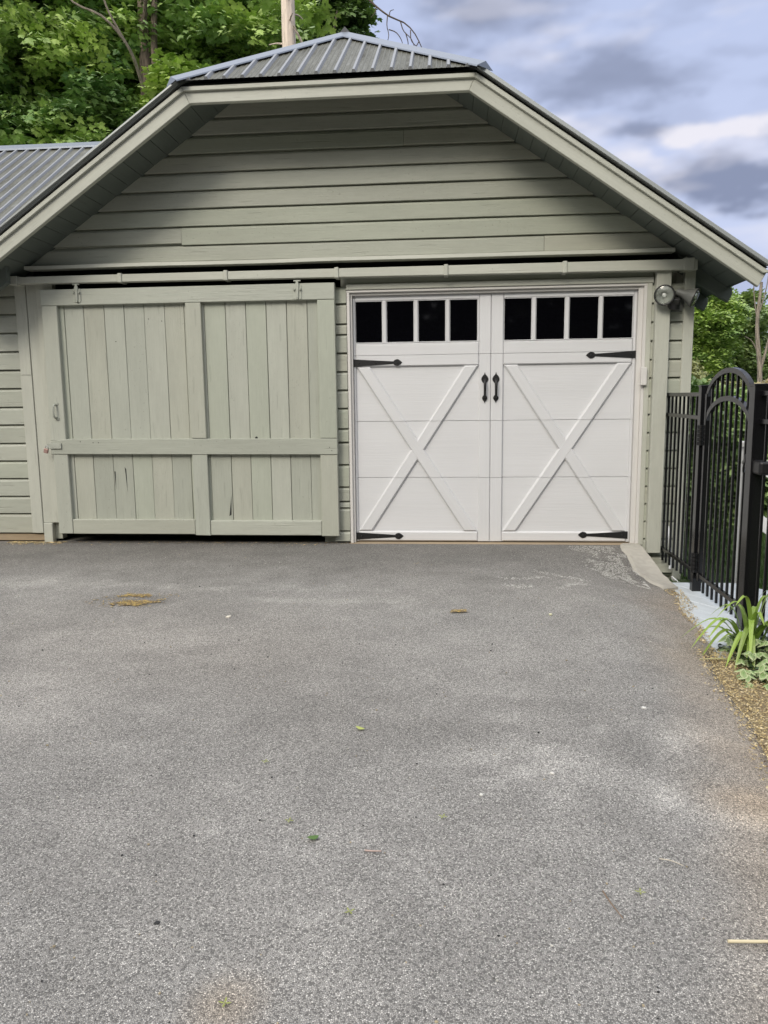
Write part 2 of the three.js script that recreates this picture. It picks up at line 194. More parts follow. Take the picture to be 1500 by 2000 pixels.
// ---------------------------------------------------------------- ground
function gh(x, z) { return -0.045 - 0.02 * Math.max(z, 0) - 0.15 * S((x - 0.5) / 0.85) * S(z / 0.9); }
const EDGE = [[-0.3, 1.24], [0.0, 1.25], [0.45, 1.27], [0.95, 1.335], [1.43, 1.295], [1.85, 1.262], [2.2, 1.215], [2.6, 1.06], [2.95, 0.97], [3.2, 0.965], [3.5, 0.925], [3.8, 0.865], [4.2, 0.80], [5.2, 0.62], [8, 0.5], [14, 0.4]];
function edgeX(z) { let i = 0; while (i < EDGE.length - 2 && z > EDGE[i + 1][0]) i++; const [a, b] = [EDGE[i], EDGE[i + 1]], t = clamp((z - a[0]) / (b[0] - a[0])); return lerp(a[1], b[1], t) + (fbm(z * 9, 3, 1, 3) - 0.5) * 0.05; }
{
  const zs = [], us = []; for (let z = -0.3; z < 6; z += 0.045) zs.push(z); for (let z = 6; z <= 14.01; z += 0.4) zs.push(z);
  const NX = 170; for (let i = 0; i <= NX; i++) us.push(i < 20 ? -10 + i * 0.25 : -5 + (i - 20) / (NX - 20) * 6);
  const P = [], C = [], I = [], U = [];
  const nx = us.length + 1;
  const spots = [[-3.4, 1.55, 1.6, 0.16, 0.30], [-1.9, 1.62, 1.0, 0.10, 0.2], [-1.2, 1.9, 0.7, 0.1, 0.26], [-3.9, 2.9, 0.5, 0.3, 0.22], [-2.2, 2.75, 0.9, 0.25, 0.15], [0.15, 4.15, 0.35, 0.28, 0.3], [-0.1, 3.95, 0.3, 0.2, 0.3], [0.45, 4.35, 0.3, 0.25, 0.28], [0.62, 3.75, 0.28, 0.16, 0.35], [-0.2, 3.5, 0.5, 0.3, 0.16], [-2.5, 3.6, 0.9, 0.4, 0.14], [-0.9, 4.6, 0.35, 0.3, 0.18], [0.7, 4.3, 0.2, 0.12, 0.35], [-2.46, 1.96, 0.26, 0.16, -0.32], [-0.307, 2.12, 0.09, 0.05, -0.25]];
  for (const z of zs) for (let i = 0; i < nx; i++) {
    const ex = edgeX(z); let x = i < 20 ? us[i] : i < nx - 1 ? lerp(-5, ex, (i - 20) / (nx - 22)) : ex;
    let y = gh(x, z) + (fbm(x * 1.4, 0, z * 1.4, 3) - 0.5) * 0.012 * S(z * 2); if (i === nx - 1) y -= 0.07;
    P.push(x, y, z); U.push(x / AT, z / AT);
    let b = 0.99 + 0.40 * (fbm(x * 0.9 + 4, 2, z * 1.1, 4) - 0.5) + 0.30 * (fbm(x * 6, 7, z * 8, 4) - 0.5);
    b *= 0.66 + 0.34 * S((z - 0.3 + 0.7 * (fbm(x * 1.1, 3, z * 1.2, 3) - 0.5)) / 1.5); // darker towards the doors
    for (const [sx, sz, w, d, s] of spots) { const r = Math.hypot((x - sx) / w, (z - sz) / d); b *= 1 + 0.75 * s * S(1.2 - r + 2.2 * (fbm(x * 8, 9, z * 11, 5) - 0.5)); }
    const e = S(1 - (ex - x) / (0.34 + 0.3 * fbm(z * 3, 1, x * 3, 2))) * S(z - 0.6), br = e * 0.55 * (0.5 + fbm(x * 6, 1, z * 6, 3)); // earth washed onto the edge
    const sandy = 0.35 * S(1.2 - Math.hypot((x - 0.66) / 0.2, (z - 4.25) / 0.16)) + 0.5 * S(1.1 - Math.hypot((x + 0.88) / 0.12, (z - 5.2) / 0.12));
    const k = clamp(br + sandy), warm = 0.04 * (fbm(x * 0.7, 5, z * 0.7, 2) - 0.5);
    C.push(b * (1 + warm) * lerp(1, 1.22, k), b * lerp(1, 1.02, k), b * (1 - warm) * lerp(1, 0.80, k));
  }
  for (let j = 0; j < zs.length - 1; j++) for (let i = 0; i < nx - 1; i++) { const a = j * nx + i; I.push(a, a + nx, a + 1, a + 1, a + nx, a + nx + 1); }
  const g = new THREE.BufferGeometry(); g.setAttribute('position', new THREE.Float32BufferAttribute(P, 3)); g.setAttribute('uv', new THREE.Float32BufferAttribute(U, 2)); g.setAttribute('color', new THREE.Float32BufferAttribute(C, 3)); g.setIndex(I); g.computeVertexNormals();
  structure('driveway', g, M.asphalt, 'worn grey asphalt driveway in front of the garage');
}
const LAWN = -0.36;
const bedH = (x, z) => { const e = edgeX(z), t = (x - e) / 1.1; return lerp(gh(e, z) - 0.014, -0.235 - 0.02 * (z - 2), S(t)); };
{ const g = new THREE.CircleGeometry(400, 64); g.rotateX(-Math.PI / 2); g.translate(0, LAWN - 0.02, 0); setUV(g, (x, y, z) => [x / 3, z / 3]); structure('lawn', g, M.grassGround, 'green lawn beyond the black fence'); }
{ // planting bed between the asphalt and the fence line
  const P = [], I = [], U = []; let n = 0; for (let z = 2.02; z < 7.5; z += 0.06) { for (let i = 0; i <= 12; i++) { const x = lerp(edgeX(z) - 0.09, 1.95, i / 12), t = clamp(i / 3); P.push(x, bedH(x, z) + (fbm(x * 9, 1, z * 9, 3) - 0.5) * 0.03 * t - (i === 0 ? 0.02 : 0) - (i === 12 ? 0.3 : 0), z); U.push(x, z); } n++; }
  for (let j = 0; j < n - 1; j++) for (let i = 0; i < 12; i++) { const a = j * 13 + i; I.push(a, a + 13, a + 1, a + 1, a + 13, a + 14); }
  const g = new THREE.BufferGeometry(); g.setAttribute('position', new THREE.Float32BufferAttribute(P, 3)); g.setAttribute('uv', new THREE.Float32BufferAttribute(U, 2)); g.setIndex(I); g.computeVertexNormals();
  structure('planting_bed', g, M.soil, 'brown soil bed along the right edge of the asphalt');
}
{ // pale painted boards of the walk behind the asphalt edge
  const walk = group('walkway', 1.5, -0.22, 1.3); walk.userData.kind = 'structure'; walk.userData.label = 'pale blue-grey painted board walk under the black gate';
  const d = [0.55, 0.835], nn = [0.835, -0.55], w = 0.148;
  for (let i = -3; i < 8; i++) {
    const s0 = i * w - 0.02, s1 = s0 + w - 0.0035, t0 = -0.1, t1 = 3.1, c = (s, t) => [nn[0] * s + d[0] * t, -(nn[1] * s + d[1] * t)];
    let poly = [c(s0, t0 + 1.4), c(s1, t0 + 1.4), c(s1, t1), c(s0, t1)];
    // keep z > 0.72 and x < 2.6 (x, -z coordinates)
    poly = clipY(poly, -2.55, -0.72); if (poly.length < 3) continue;
    let area = 0; for (let k = 0; k < poly.length; k++) { const a = poly[k], b = poly[(k + 1) % poly.length]; area += a[0] * b[1] - b[0] * a[1]; } if (area < 0) poly.reverse();
    const g = prism(poly, -0.04, (i % 2) * 0.0015, 0.003, [d[0], -d[1]]); g.rotateX(-Math.PI / 2); g.translate(-1.5, 0, -1.3); mesh('plank', g, M.deck, walk);
  }
}
{ // broken concrete corner of the apron
  const top = [[1.17, -0.042, 0.03], [1.3, -0.042, 0.0], [1.365, -0.21, 0.93], [1.26, -0.214, 1.03], [1.16, -0.186, 0.80], [1.15, -0.12, 0.45]];
  const P = []; const N = 14; // ruled strip, subdivided
  const L = [[1.14, 0.03], [1.10, 0.35], [1.12, 0.62], [1.17, 0.82], [1.25, 1.03]], Rr = [[1.29, 0.0], [1.305, 0.3], [1.33, 0.6], [1.352, 0.8], [1.37, 0.94]];
  const f = (arr, t) => { const k = t * (arr.length - 1), i = Math.min(Math.floor(k), arr.length - 2); return [lerp(arr[i][0], arr[i + 1][0], k - i), lerp(arr[i][1], arr[i + 1][1], k - i)]; };
  const polys = [], pt = (t, s) => { const a = f(L, t), b = f(Rr, t), x = lerp(a[0] + (fbm(t * 14, 2, 5, 3) - 0.5) * 0.09, b[0] + (fbm(t * 20, 8, 5, 3) - 0.5) * 0.02, s), z = lerp(a[1], b[1], s); return [x, gh(Math.min(x, 1.36), z) + 0.012 + (fbm(x * 12, 0, z * 12, 2) - 0.5) * 0.008 - (s < 0.02 ? 0.018 : 0), z]; };
  for (let j = 0; j < N; j++) { for (let i = 0; i < 6; i++) { const a = pt(j / N, i / 6), b = pt((j + 1) / N, i / 6), c = pt((j + 1) / N, (i + 1) / 6), e = pt(j / N, (i + 1) / 6); polys.push([a, b, c, e]); } const e = pt(j / N, 1), c = pt((j + 1) / N, 1); polys.push([e, c, [c[0], -0.42, c[2]], [e[0], -0.42, e[2]]]); }
  for (let i = 0; i < 6; i++) { const a = pt(1, i / 6), b = pt(1, (i + 1) / 6); polys.push([a, [a[0], a[1] - 0.08, a[2]], [b[0], b[1] - 0.08, b[2]], b]); }
  const g = tris(polys); setUV(g, (x, y, z) => [x * 1.3, z * 1.3 + y]);
  tag(mesh('concrete_apron', g, M.concrete, scene), 'pale concrete wedge sloping down beside the right door post', 'concrete slab');
}

// ================================================================ the garage
const CX = -1.31, SL = 0.68, garage = group('garage', CX, 0, 0);
tag(garage, 'sage green wooden garage with clipped gable and one white door', 'garage');
const tones = new Map(); // boards differ a little in tone and sheen from one to the next
function toned(m) { if (!tones.has(m)) tones.set(m, [[0.93, 0.93, 0.92], [1, 1, 1], [1.04, 1.03, 1.03], [0.97, 0.985, 0.95], [1.0, 0.98, 0.96]].map(([a, b, c], i) => { const k = m.clone(); k.color.setRGB(m.color.r * a, m.color.g * b, m.color.b * c); k.roughness = m.roughness + (i - 2) * 0.03; return k; })); const l = tones.get(m); return l[(R0() * l.length) | 0]; }
const G = (name, geo, mat, parent = garage) => { geo.translate(-CX, 0, 0); return mesh(name, geo, ['clapboard', 'plank', 'stile', 'bottom_rail', 'top_rail', 'middle_rail'].includes(name) && mat !== M.white ? toned(mat) : mat, parent); };
const hw = (y, o = 4.354) => (o - y) / SL;
// ---- gable wall of shiplap
function clap(xl, xr, y0, y1, z, opt = {}) { // xl, xr: functions of y; profile with a cove at the top and a lip at the bottom
  const prof = [[y0 + 0.004, z - 0.014], [y0 + 0.002, z + 0.0215], [y0 + 0.005, z + 0.025], [y1 - 0.030, z + 0.022], [y1 - 0.015, z + 0.013], [y1 - 0.006, z - 0.003], [y1 + 0.004, z - 0.012]];
  const n = Math.max(1, Math.round((xr(y0) - xl(y0)) / 0.22)), polys = [], dz = (R0() - 0.5) * 0.003, sd = R0() * 50, P = (i, k) => { const [y, zz] = prof[k], t = i / n, x = lerp(xl(y), xr(y), t), wob = (fbm(x * 1.7 + sd, k < 3 ? 1 : 2, y0 * 9, 3) - 0.5); return [x, y + wob * (k < 3 ? 0.006 : 0.0), zz + dz + wob * 0.004]; };
  for (let i = 0; i < n; i++) for (let k = 0; k < prof.length - 1; k++) polys.push([P(i, k), P(i + 1, k), P(i + 1, k + 1), P(i, k + 1)]);
  for (const [i, f] of [[0, 1], [n, 0]]) { const c = prof.map((_, k) => P(i, k)); polys.push(f ? c : c.reverse()); }
  return grainUV(tris(polys), 'h');
}
const gable = G('gable_wall', prism([[CX - hw(2.45), 2.45], [CX + hw(2.45), 2.45], [CX + hw(3.96), 3.96], [CX - hw(3.96), 3.96]], -0.08, -0.012, 0.002), M.sage);
const rows = [2.457, 2.600, 2.752, 2.902, 3.050, 3.197, 3.348, 3.494, 3.634, 3.785, 3.94];
const cuts = { 0: [0.424], 1: [-2.70], 6: [-0.754] };
for (let r = 0; r < rows.length - 1; r++) {
  const L = (y) => CX - hw(y) - 0.005, Rr = (y) => CX + hw(y) + 0.005, c = cuts[r];
  if (!c) G('clapboard', clap(L, Rr, rows[r], rows[r + 1], 0), M.sage, gable);
  else { const lo = r === 1 ? 0.012 : 0.002; G('clapboard', clap(L, () => c[0] - 0.001, rows[r] + (r === 1 ? 0.01 : 0), rows[r + 1], 0), M.sage, gable); G('clapboard', clap(() => c[0] + 0.002, Rr, rows[r] - (r === 1 ? 0.006 : 0), rows[r + 1], lo * 0.35), M.sage, gable); }
}
{ const o = 0; // drip ledge under the gable, sloping top
  const polys = [], x0 = -4.11, x1 = 1.475, pr = [[2.452, 0.004], [2.452, 0.03], [2.443, 0.105], [2.413, 0.11], [2.413, 0.0]];
  for (let k = 0; k < pr.length; k++) { const a = pr[k], b = pr[(k + 1) % pr.length]; const n = 24; for (let i = 0; i < n; i++) { const xa = lerp(x0, x1, i / n), xb = lerp(x0, x1, (i + 1) / n), w = (x) => (fbm(x * 2.1, 4, 4, 3) - 0.5) * 0.008; polys.push([[xa, b[0] + w(xa), b[1]], [xb, b[0] + w(xb), b[1]], [xb, a[0] + w(xb), a[1]], [xa, a[0] + w(xa), a[1]]]); } }
  for (const x of [x0, x1]) polys.push(pr.map((p) => [x, p[0], p[1]]));
  G('drip_ledge', grainUV(tris(polys), 'h'), M.trim);
}
// ---- lower wall
const wall = G('front_wall', prism(rect(-9, -4.0, -0.02, 2.30), -0.10, -0.016, 0.002), M.sage);
G('head_wall', prism(rect(-1.32, 1.64, 2.16, 2.31), -0.12, -0.075, 0.002), M.sage);
G('corner_wall', prism(rect(1.30, 1.64, -0.33, 2.16), -0.12, -0.016, 0.002), M.sage, garage);
G('pier_wall', prism(rect(-1.5, -1.25, -0.04, 2.16), -0.12, -0.016, 0.002), M.sage);
const low = [0.03, 0.06, 0.225, 0.39, 0.555, 0.72, 0.882, 1.052, 1.214, 1.382, 1.548, 1.714, 1.88, 2.045, 2.203, 2.36];
for (let i = 1; i < low.length - 1; i++) G('clapboard', clap(() => -9, () => -4.255, low[i] - (i === 1 ? 0.02 : 0), low[i + 1], 0), M.sage, wall);
for (let i = 0; i < 16; i++) { const y = -0.30 + i * 0.1545; if (y + 0.16 < 2.4) G('clapboard', clap(() => 1.318, () => 1.60, y, y + 0.1545, 0), M.sage, wall); }
for (const [a, b] of [[0.0, 0.1], [0.1, 0.31], [0.31, 0.37], [0.37, 0.5], [0.5, 0.7], [0.7, 0.9], [0.9, 1.02], [1.02, 1.2], [1.2, 1.36], [1.36, 1.52], [1.52, 1.68], [1.68, 1.84], [1.84, 1.93], [1.93, 2.1], [2.1, 2.24]]) G('clapboard', clap(() => -1.40, () => -1.262, a - 0.03, b - 0.03, 0), M.sage, wall);
// ---- upright boards
G('corner_board', box(1.585, 1.672, -0.36, 2.40, -0.05, 0.034, 0.004), M.trim);
G('door_post', prism(jit(rect(1.344, 1.463, -0.112, 2.315)), 0.0, 0.088, 0.006, 'v'), M.trim);
G('wing_trim_board', box(-4.262, -4.159, 1.50, 2.302, -0.01, 0.034, 0.003), M.trim);
G('wing_trim_board', prism(rect(-4.264, -4.157, 0.042, 1.497), -0.01, 0.036, 0.003, 'v'), M.trim);
G('door_post', prism(rect(-4.154, -3.90, 0.14, 2.302), -0.02, 0.026, 0.003, 'v'), M.trim);
G('door_post', prism([[-4.148, -0.045], [-4.064, -0.045], [-4.060, 0.138], [-4.146, 0.138]], -0.02, 0.046, 0.004, 'v'), M.trim);
G('stop_board', prism(rect(-4.056, -3.90, 0.142, 2.30), 0.026, 0.044, 0.003, 'v'), M.trim);
G('header_board', box(-1.262, 1.335, 2.232, 2.30, -0.075, 0.004, 0.003), M.sage);
G('header_casing', box(-1.262, 1.335, 2.182, 2.229, -0.075, 0.032, 0.004), M.trim);
G('casing', box(1.286, 1.326, -0.05, 2.18, -0.075, 0.030, 0.004), M.trim);
G('sill_board', box(-9, -4.15, -0.035, 0.028, -0.12, 0.006, 0.003), M.sillTan);
G('threshold', box(-1.27, 1.30, -0.12, -0.044, -0.14, 0.045, 0.006), M.sillTan);
G('floor_slab', (() => { const g = new THREE.BoxGeometry(5.5, 0.06, 5.8); g.translate(CX, -0.085, -3.05); return g; })(), M.concrete);
// ---- white door frame
for (const [a, b, zf] of [[-1.258, -1.232, 0.022], [-1.2325, -1.214, -0.004], [1.262, 1.287, 0.022], [1.222, 1.2625, -0.004]]) G('door_jamb', box(a, b, -0.044, 2.16, -0.12, zf, 0.003), M.jamb);
G('door_jamb', box(-1.232, 1.262, 2.137, 2.159, -0.12, -0.006, 0.003), M.jamb);
G('door_jamb', box(-1.262, 1.29, 2.1595, 2.180, -0.12, 0.020, 0.003), M.jamb);
G('contact_box', (() => { const g = new RoundedBoxGeometry(0.05, 0.15, 0.04, 2, 0.006); g.translate(1.274, 1.41, 0.044); return g; })(), M.jamb);
// ---- track over the doors
{
  const track = G('track_rail', prism([[-4.23, 2.288], [1.655, 2.262], [1.655, 2.348], [-4.23, 2.348]], 0.06, 0.128, 0.004), M.trim);
  for (const [x, w] of [[-4.205, 0.075], [-3.232, 0.034], [-2.289, 0.034], [-1.325, 0.034], [-0.397, 0.034], [0.586, 0.034], [1.585, 0.085]]) { const b = lerp(2.288, 2.262, (x + 4.23) / 5.88); G('track_bracket', box(x - w / 2, x + w / 2, b - 0.006, 2.356, 0.02, 0.140, 0.004, 'v'), M.trim, track); }
}
// ---- sliding plank door
{
  const door = G('sliding_door', prism(rect(-3.96, -1.36, 0.05, 2.21), 0.030, 0.044, 0.002, 'v'), M.sageDoor);
  door.userData.label = 'sage green plank door sliding on the overhead track';
  const D = (n, g, m = M.sageDoor) => G(n, g, m, door);
  const xs = [-3.97, -3.793, -3.613, -3.424, -3.24, -3.058, -2.872, -2.695, -2.515, -2.324, -2.143, -1.961, -1.78, -1.598, -1.36];
  for (let i = 0; i < xs.length - 1; i++) for (const [y0, y1] of [[0.10, 0.84], [0.845, 2.16]]) { const g = 0.0009 + R0() * 0.002, a = xs[i] + g, b = xs[i + 1] - g; D('plank', prism([[a + (R0() - 0.5) * 0.004, y0], [b + (R0() - 0.5) * 0.004, y0], [b, y1], [a, y1]], 0.044, 0.062 + R0() * 0.004, 0.003, 'v')); }
  D('top_rail', prism(rect(-3.982, -1.35, 2.098, 2.236), 0.044, 0.108, 0.004));
  D('middle_rail', prism([[-3.984, 0.783], [-1.35, 0.765], [-1.35, 0.906], [-3.80, 0.92], [-3.982, 0.902]], 0.044, 0.112, 0.004));
  for (const [a, b, y0, y1] of [[-3.98, -3.838, 0.905, 2.096], [-2.670, -2.530, 0.917, 2.096], [-1.504, -1.351, 0.909, 2.096], [-3.965, -3.832, 0.048, 0.780], [-2.670, -2.530, 0.036, 0.773], [-1.505, -1.352, 0.034, 0.764]]) D('stile', prism(jit(rect(a, b, y0, y1), 0.003), 0.044, 0.106, 0.004, 'v'));
  D('bottom_rail', prism(rect(-3.829, -2.673, 0.046, 0.181), 0.044, 0.102, 0.005)); D('bottom_rail', prism(rect(-2.527, -1.508, 0.038, 0.172), 0.044, 0.102, 0.005));
  for (const [x, y] of [[-3.64, 2.175], [-1.67, 2.155]]) {
    const h = D('hanger', prism([[x - 0.036, y - 0.045], [x - 0.022, y - 0.055], [x + 0.022, y - 0.055], [x + 0.036, y - 0.045], [x + 0.036, y + 0.062], [x - 0.036, y + 0.062]], 0.108, 0.114, 0.002, 'v'));
    G('hanger_strap', prism([[x - 0.01, y - 0.045], [x + 0.01, y - 0.045], [x + 0.016, y + 0.07], [x + 0.008, y + 0.105], [x - 0.008, y + 0.105], [x - 0.016, y + 0.07]], 0.114, 0.126, 0.004, 'v'), M.sageDoor, door);
    const bolts = [[-0.026, 0.03], [0.026, 0.03], [0, -0.045]].map(([a, b]) => at(new THREE.CylinderGeometry(0.009, 0.01, 0.016, 6), x + a, y + b, 0.122, Math.PI / 2));
    bolts.push(at(new THREE.CylinderGeometry(0.007, 0.007, 0.06, 8), x, y + 0.1, 0.118, 0, 0, Math.PI / 2)); for (const b of bolts) D('bolt', merge([b]));
  }
  D('pull_handle', merge([tube([[-3.905, 1.232, 0.108], [-3.912, 1.222, 0.14], [-3.914, 1.17, 0.152], [-3.912, 1.118, 0.14], [-3.903, 1.108, 0.108]], 0.009, 0.009, 7, 20), at(new RoundedBoxGeometry(0.036, 0.022, 0.008, 1, 0.002), -3.904, 1.238, 0.109), at(new RoundedBoxGeometry(0.036, 0.022, 0.008, 1, 0.002), -3.902, 1.102, 0.109)]));
  D('hasp', merge([at(new RoundedBoxGeometry(0.135, 0.05, 0.012, 1, 0.003), -3.945, 0.858, 0.119)]));
  D('knot_hole', at(new THREE.CylinderGeometry(0.012, 0.012, 0.004, 14), -2.085, 0.916, 0.066, Math.PI / 2), M.dark);
  const holes = [[-3.33, 1.78], [-3.7, 0.895], [-3.58, 0.885], [-3.53, 0.885], [-2.9, 1.95], [-3.02, 1.97], [-1.42, 0.83], [-1.40, 0.80]].map(([x, y], i) => at(new THREE.CylinderGeometry(0.004, 0.004, 0.003, 7), x, y, y < 0.92 ? 0.1125 : 0.0665, Math.PI / 2));
  for (const h of holes) D('nail_hole', merge([h]), M.dark);
  for (const q of [[[-3.418, 0.62], [-3.412, 0.45], [-3.407, 0.62]], [[-3.318, 0.66], [-3.304, 0.42], [-3.306, 0.64]], [[-2.36, 0.21], [-2.335, 0.40], [-2.342, 0.22]]]) D('crack', tris([q.map(([x, y]) => [x, y, 0.0672])]), M.dark);
}
// ---- white carriage-style garage door
{
  const door = new THREE.Group(); door.name = numbered('garage_door'); garage.add(door); door.userData.label = 'white carriage-style garage door with crossed braces and black hinges';
  const D = (n, g, m = M.white) => G(n, g, m, door), Y = [-0.036, 0.545, 1.049, 1.628, 2.14];
  for (let i = 0; i < 4; i++) D('door_section', prism(rect(-1.214, 1.222, Y[i], Y[i + 1] - 0.003), -0.10, -0.058, 0.002, 'h'));
  const split = (n, poly, z1, c, dir) => { for (let i = 0; i < 4; i++) { const p = clipY(poly, Y[i], Y[i + 1] - 0.0028); if (p.length > 2) { const q = p.filter((a, k) => { const b = p[(k + 1) % p.length]; return Math.hypot(a[0] - b[0], a[1] - b[1]) > 0.0005; }); if (q.length > 2) D(n, prism(q, -0.058, z1, c, dir, [Y[1], Y[2], Y[3], Y[1] - 0.0028, Y[2] - 0.0028, Y[3] - 0.0028])); } } };
  for (const [a, b] of [[-1.213, -1.193], [-0.109, -0.0085], [-0.0055, 0.099], [1.197, 1.221]]) split('stile', rect(a, b, -0.036, 2.138), -0.037, 0.006, 'v');
  for (const [a, b] of [[-1.191, -0.111], [0.101, 1.195]]) {
    split('rail', rect(a, b, 2.096, 2.138), -0.037, 0.004, 'h'); split('rail', rect(a, b, 1.53, 1.731), -0.036, 0.009, 'h'); split('rail', rect(a, b, -0.034, 0.056), -0.036, 0.011, 'h');
    const l = a + 0.003, r = b - 0.003, w = 0.122, t = 1.5285, o = 0.0585, bs = [[l, t], [l + w, t], [r, o], [r - w, o]], fs = [[r - w, t], [r, t], [l + w, o], [l, o]];
    const A = [bs[0], bs[3], bs[2], bs[1]], B = [fs[0], fs[3], fs[2], fs[1]], first = a < 0;
    split('brace', A, first ? -0.033 : -0.0345, 0.012, [0.55, -0.83]); split('brace', B, first ? -0.0345 : -0.033, 0.012, [0.55, 0.83]);
    const pw = (b - a) / 4; const px = a < 0 ? [[-1.191, -0.956], [-0.915, -0.678], [-0.638, -0.402], [-0.363, -0.125]] : [[0.104, 0.338], [0.377, 0.619], [0.658, 0.903], [0.941, 1.190]];
    px.forEach(([u, v], i) => { D('window_pane', box(u + 0.004, v - 0.004, 1.737, 2.092, -0.058, -0.052, 0.001), M.glass); if (i) D('muntin', box(px[i - 1][1], u, 1.7315, 2.0955, -0.058, -0.037, 0.009, 'v')); });
    D('muntin', box(px[3][1], b, 1.7315, 2.0955, -0.058, -0.040, 0.002, 'v'));
    D('window_bead', box(a, px[3][1], 1.7312, 1.739, -0.052, -0.036, 0.003, 'h')); D('window_bead', box(a, px[3][1], 2.088, 2.0957, -0.052, -0.041, 0.003, 'h'));
  }
  const strap = (x, y, s) => { const sh = new THREE.Shape(); sh.moveTo(0, -0.031); sh.lineTo(0, 0.031); sh.lineTo(0.355, 0.009); sh.quadraticCurveTo(0.362, 0.026, 0.39, 0.027); sh.quadraticCurveTo(0.405, 0.024, 0.428, 0); sh.quadraticCurveTo(0.405, -0.024, 0.39, -0.027); sh.quadraticCurveTo(0.362, -0.026, 0.355, -0.009); sh.closePath(); const g = new THREE.ExtrudeGeometry(sh, { depth: 0.004, bevelEnabled: true, bevelSize: 0.002, bevelThickness: 0.002, bevelSegments: 1, curveSegments: 6 }); const b = [0.05, 0.2, 0.39].map((q) => at(new THREE.SphereGeometry(0.007, 8, 6), q, 0, 0.008)); const k = merge([g, ...b]); if (s < 0) k.rotateZ(Math.PI); k.translate(x, y, -0.0365); D('strap_hinge', k, M.black); };
  strap(-1.212, 1.562, 1); strap(1.234, 1.598, -1); strap(-1.212, 0.012, 1); strap(1.205, 0.028, -1);
  for (const x of [-0.059, 0.0375]) {
    const sp = new THREE.Shape(); sp.moveTo(-0.012, -0.035); sp.quadraticCurveTo(-0.034, -0.012, -0.028, 0.006); sp.quadraticCurveTo(-0.022, 0.022, -0.006, 0.036); sp.quadraticCurveTo(0, 0.05, 0, 0.056); sp.quadraticCurveTo(0, 0.05, 0.006, 0.036); sp.quadraticCurveTo(0.022, 0.022, 0.028, 0.006); sp.quadraticCurveTo(0.034, -0.012, 0.012, -0.035); sp.closePath();
    const up = new THREE.ExtrudeGeometry(sp, { depth: 0.005, bevelEnabled: true, bevelSize: 0.0015, bevelThickness: 0.002, bevelSegments: 1, curveSegments: 6 }), dn = up.clone(); dn.scale(0.75, 0.75, 1); dn.rotateZ(Math.PI); up.translate(x, 1.41, -0.036); dn.translate(x, 1.242, -0.036);
    D('pull_handle', merge([up, dn, tube([[x, 1.405, -0.03], [x, 1.39, -0.004], [x, 1.33, 0.008], [x, 1.262, -0.004], [x, 1.246, -0.03]], 0.0125, 0.010, 8, 18)]), M.black);
  }
}
// ---- roof edges: fascia, trim, soffit
const rk = (o, dx) => o - SL * dx;          // height of a raked line o at distance dx from the ridge
function rake(o0, o1, h0, h1, dEnd, cutEnd, z0, z1, c, s) { // raked board on side s from the clipped corner to the eave
  const d0 = (o0 - h0) / SL, d1 = (o1 - h1) / SL; let p = [[CX + s * d0, rk(o0, d0)], [CX + s * dEnd, rk(o0, dEnd)], ...(cutEnd ? [[CX + s * (dEnd + 0.02), rk(o0, dEnd) + 0.035]] : []), [CX + s * (dEnd + 0.055), rk(o1, dEnd + 0.055)], [CX + s * d1, rk(o1, d1)]];
  if (s < 0) p = p.reverse(); return prism(p, z0, z1, c, [0.827, -s * 0.562]);
}
for (const s of [-1, 1]) {
  G('fascia_board', rake(4.29, 4.425, 3.55, 3.652, 3.285, true, 0.515, 0.555, 0.004, s), M.trim);
  G('fascia_trim', rake(4.402, 4.444, 3.634, 3.668, 3.31, false, 0.555, 0.578, 0.004, s), M.trim);
  G('rake_gap', rake(4.43, 4.478, 3.655, 3.69, 3.30, false, 0.50, 0.542, 0.001, s), M.dark);
  G('rake_flashing', rake(s < 0 ? 4.488 : 4.472, 4.506, 3.692, 3.704, 3.33, false, 0.542, 0.605, 0.002, s), M.flash);
}
G('fascia_board', prism([[CX - 1.088, 3.55], [CX + 1.088, 3.55], [CX + 1.137, 3.652], [CX - 1.137, 3.652]], 0.515, 0.5545, 0.004), M.trim);
G('fascia_trim', prism([[CX - 1.129, 3.634], [CX + 1.129, 3.634], [CX + 1.141, 3.668], [CX - 1.141, 3.668]], 0.5545, 0.5775, 0.004), M.trim);
G('rake_gap', prism([[CX - 1.14, 3.655], [CX + 1.14, 3.655], [CX + 1.158, 3.697], [CX - 1.158, 3.697]], 0.50, 0.5415, 0.001), M.dark);
const sheet = (a, b, c, d) => tris([[a, b, c, d]]);
function slab(pts, th) { // plate of thickness th below the given four points
  const n = new THREE.Vector3().crossVectors(new THREE.Vector3(...pts[1]).sub(new THREE.Vector3(...pts[0])), new THREE.Vector3(...pts[2]).sub(new THREE.Vector3(...pts[0]))).normalize(), dn = pts.map((p) => [p[0] - n.x * th, p[1] - n.y * th, p[2] - n.z * th]), f = [pts, [...dn].reverse()];
  for (let i = 0; i < pts.length; i++) { const j = (i + 1) % pts.length; f.push([pts[i], dn[i], dn[j], pts[j]]); } return tris(f);
}
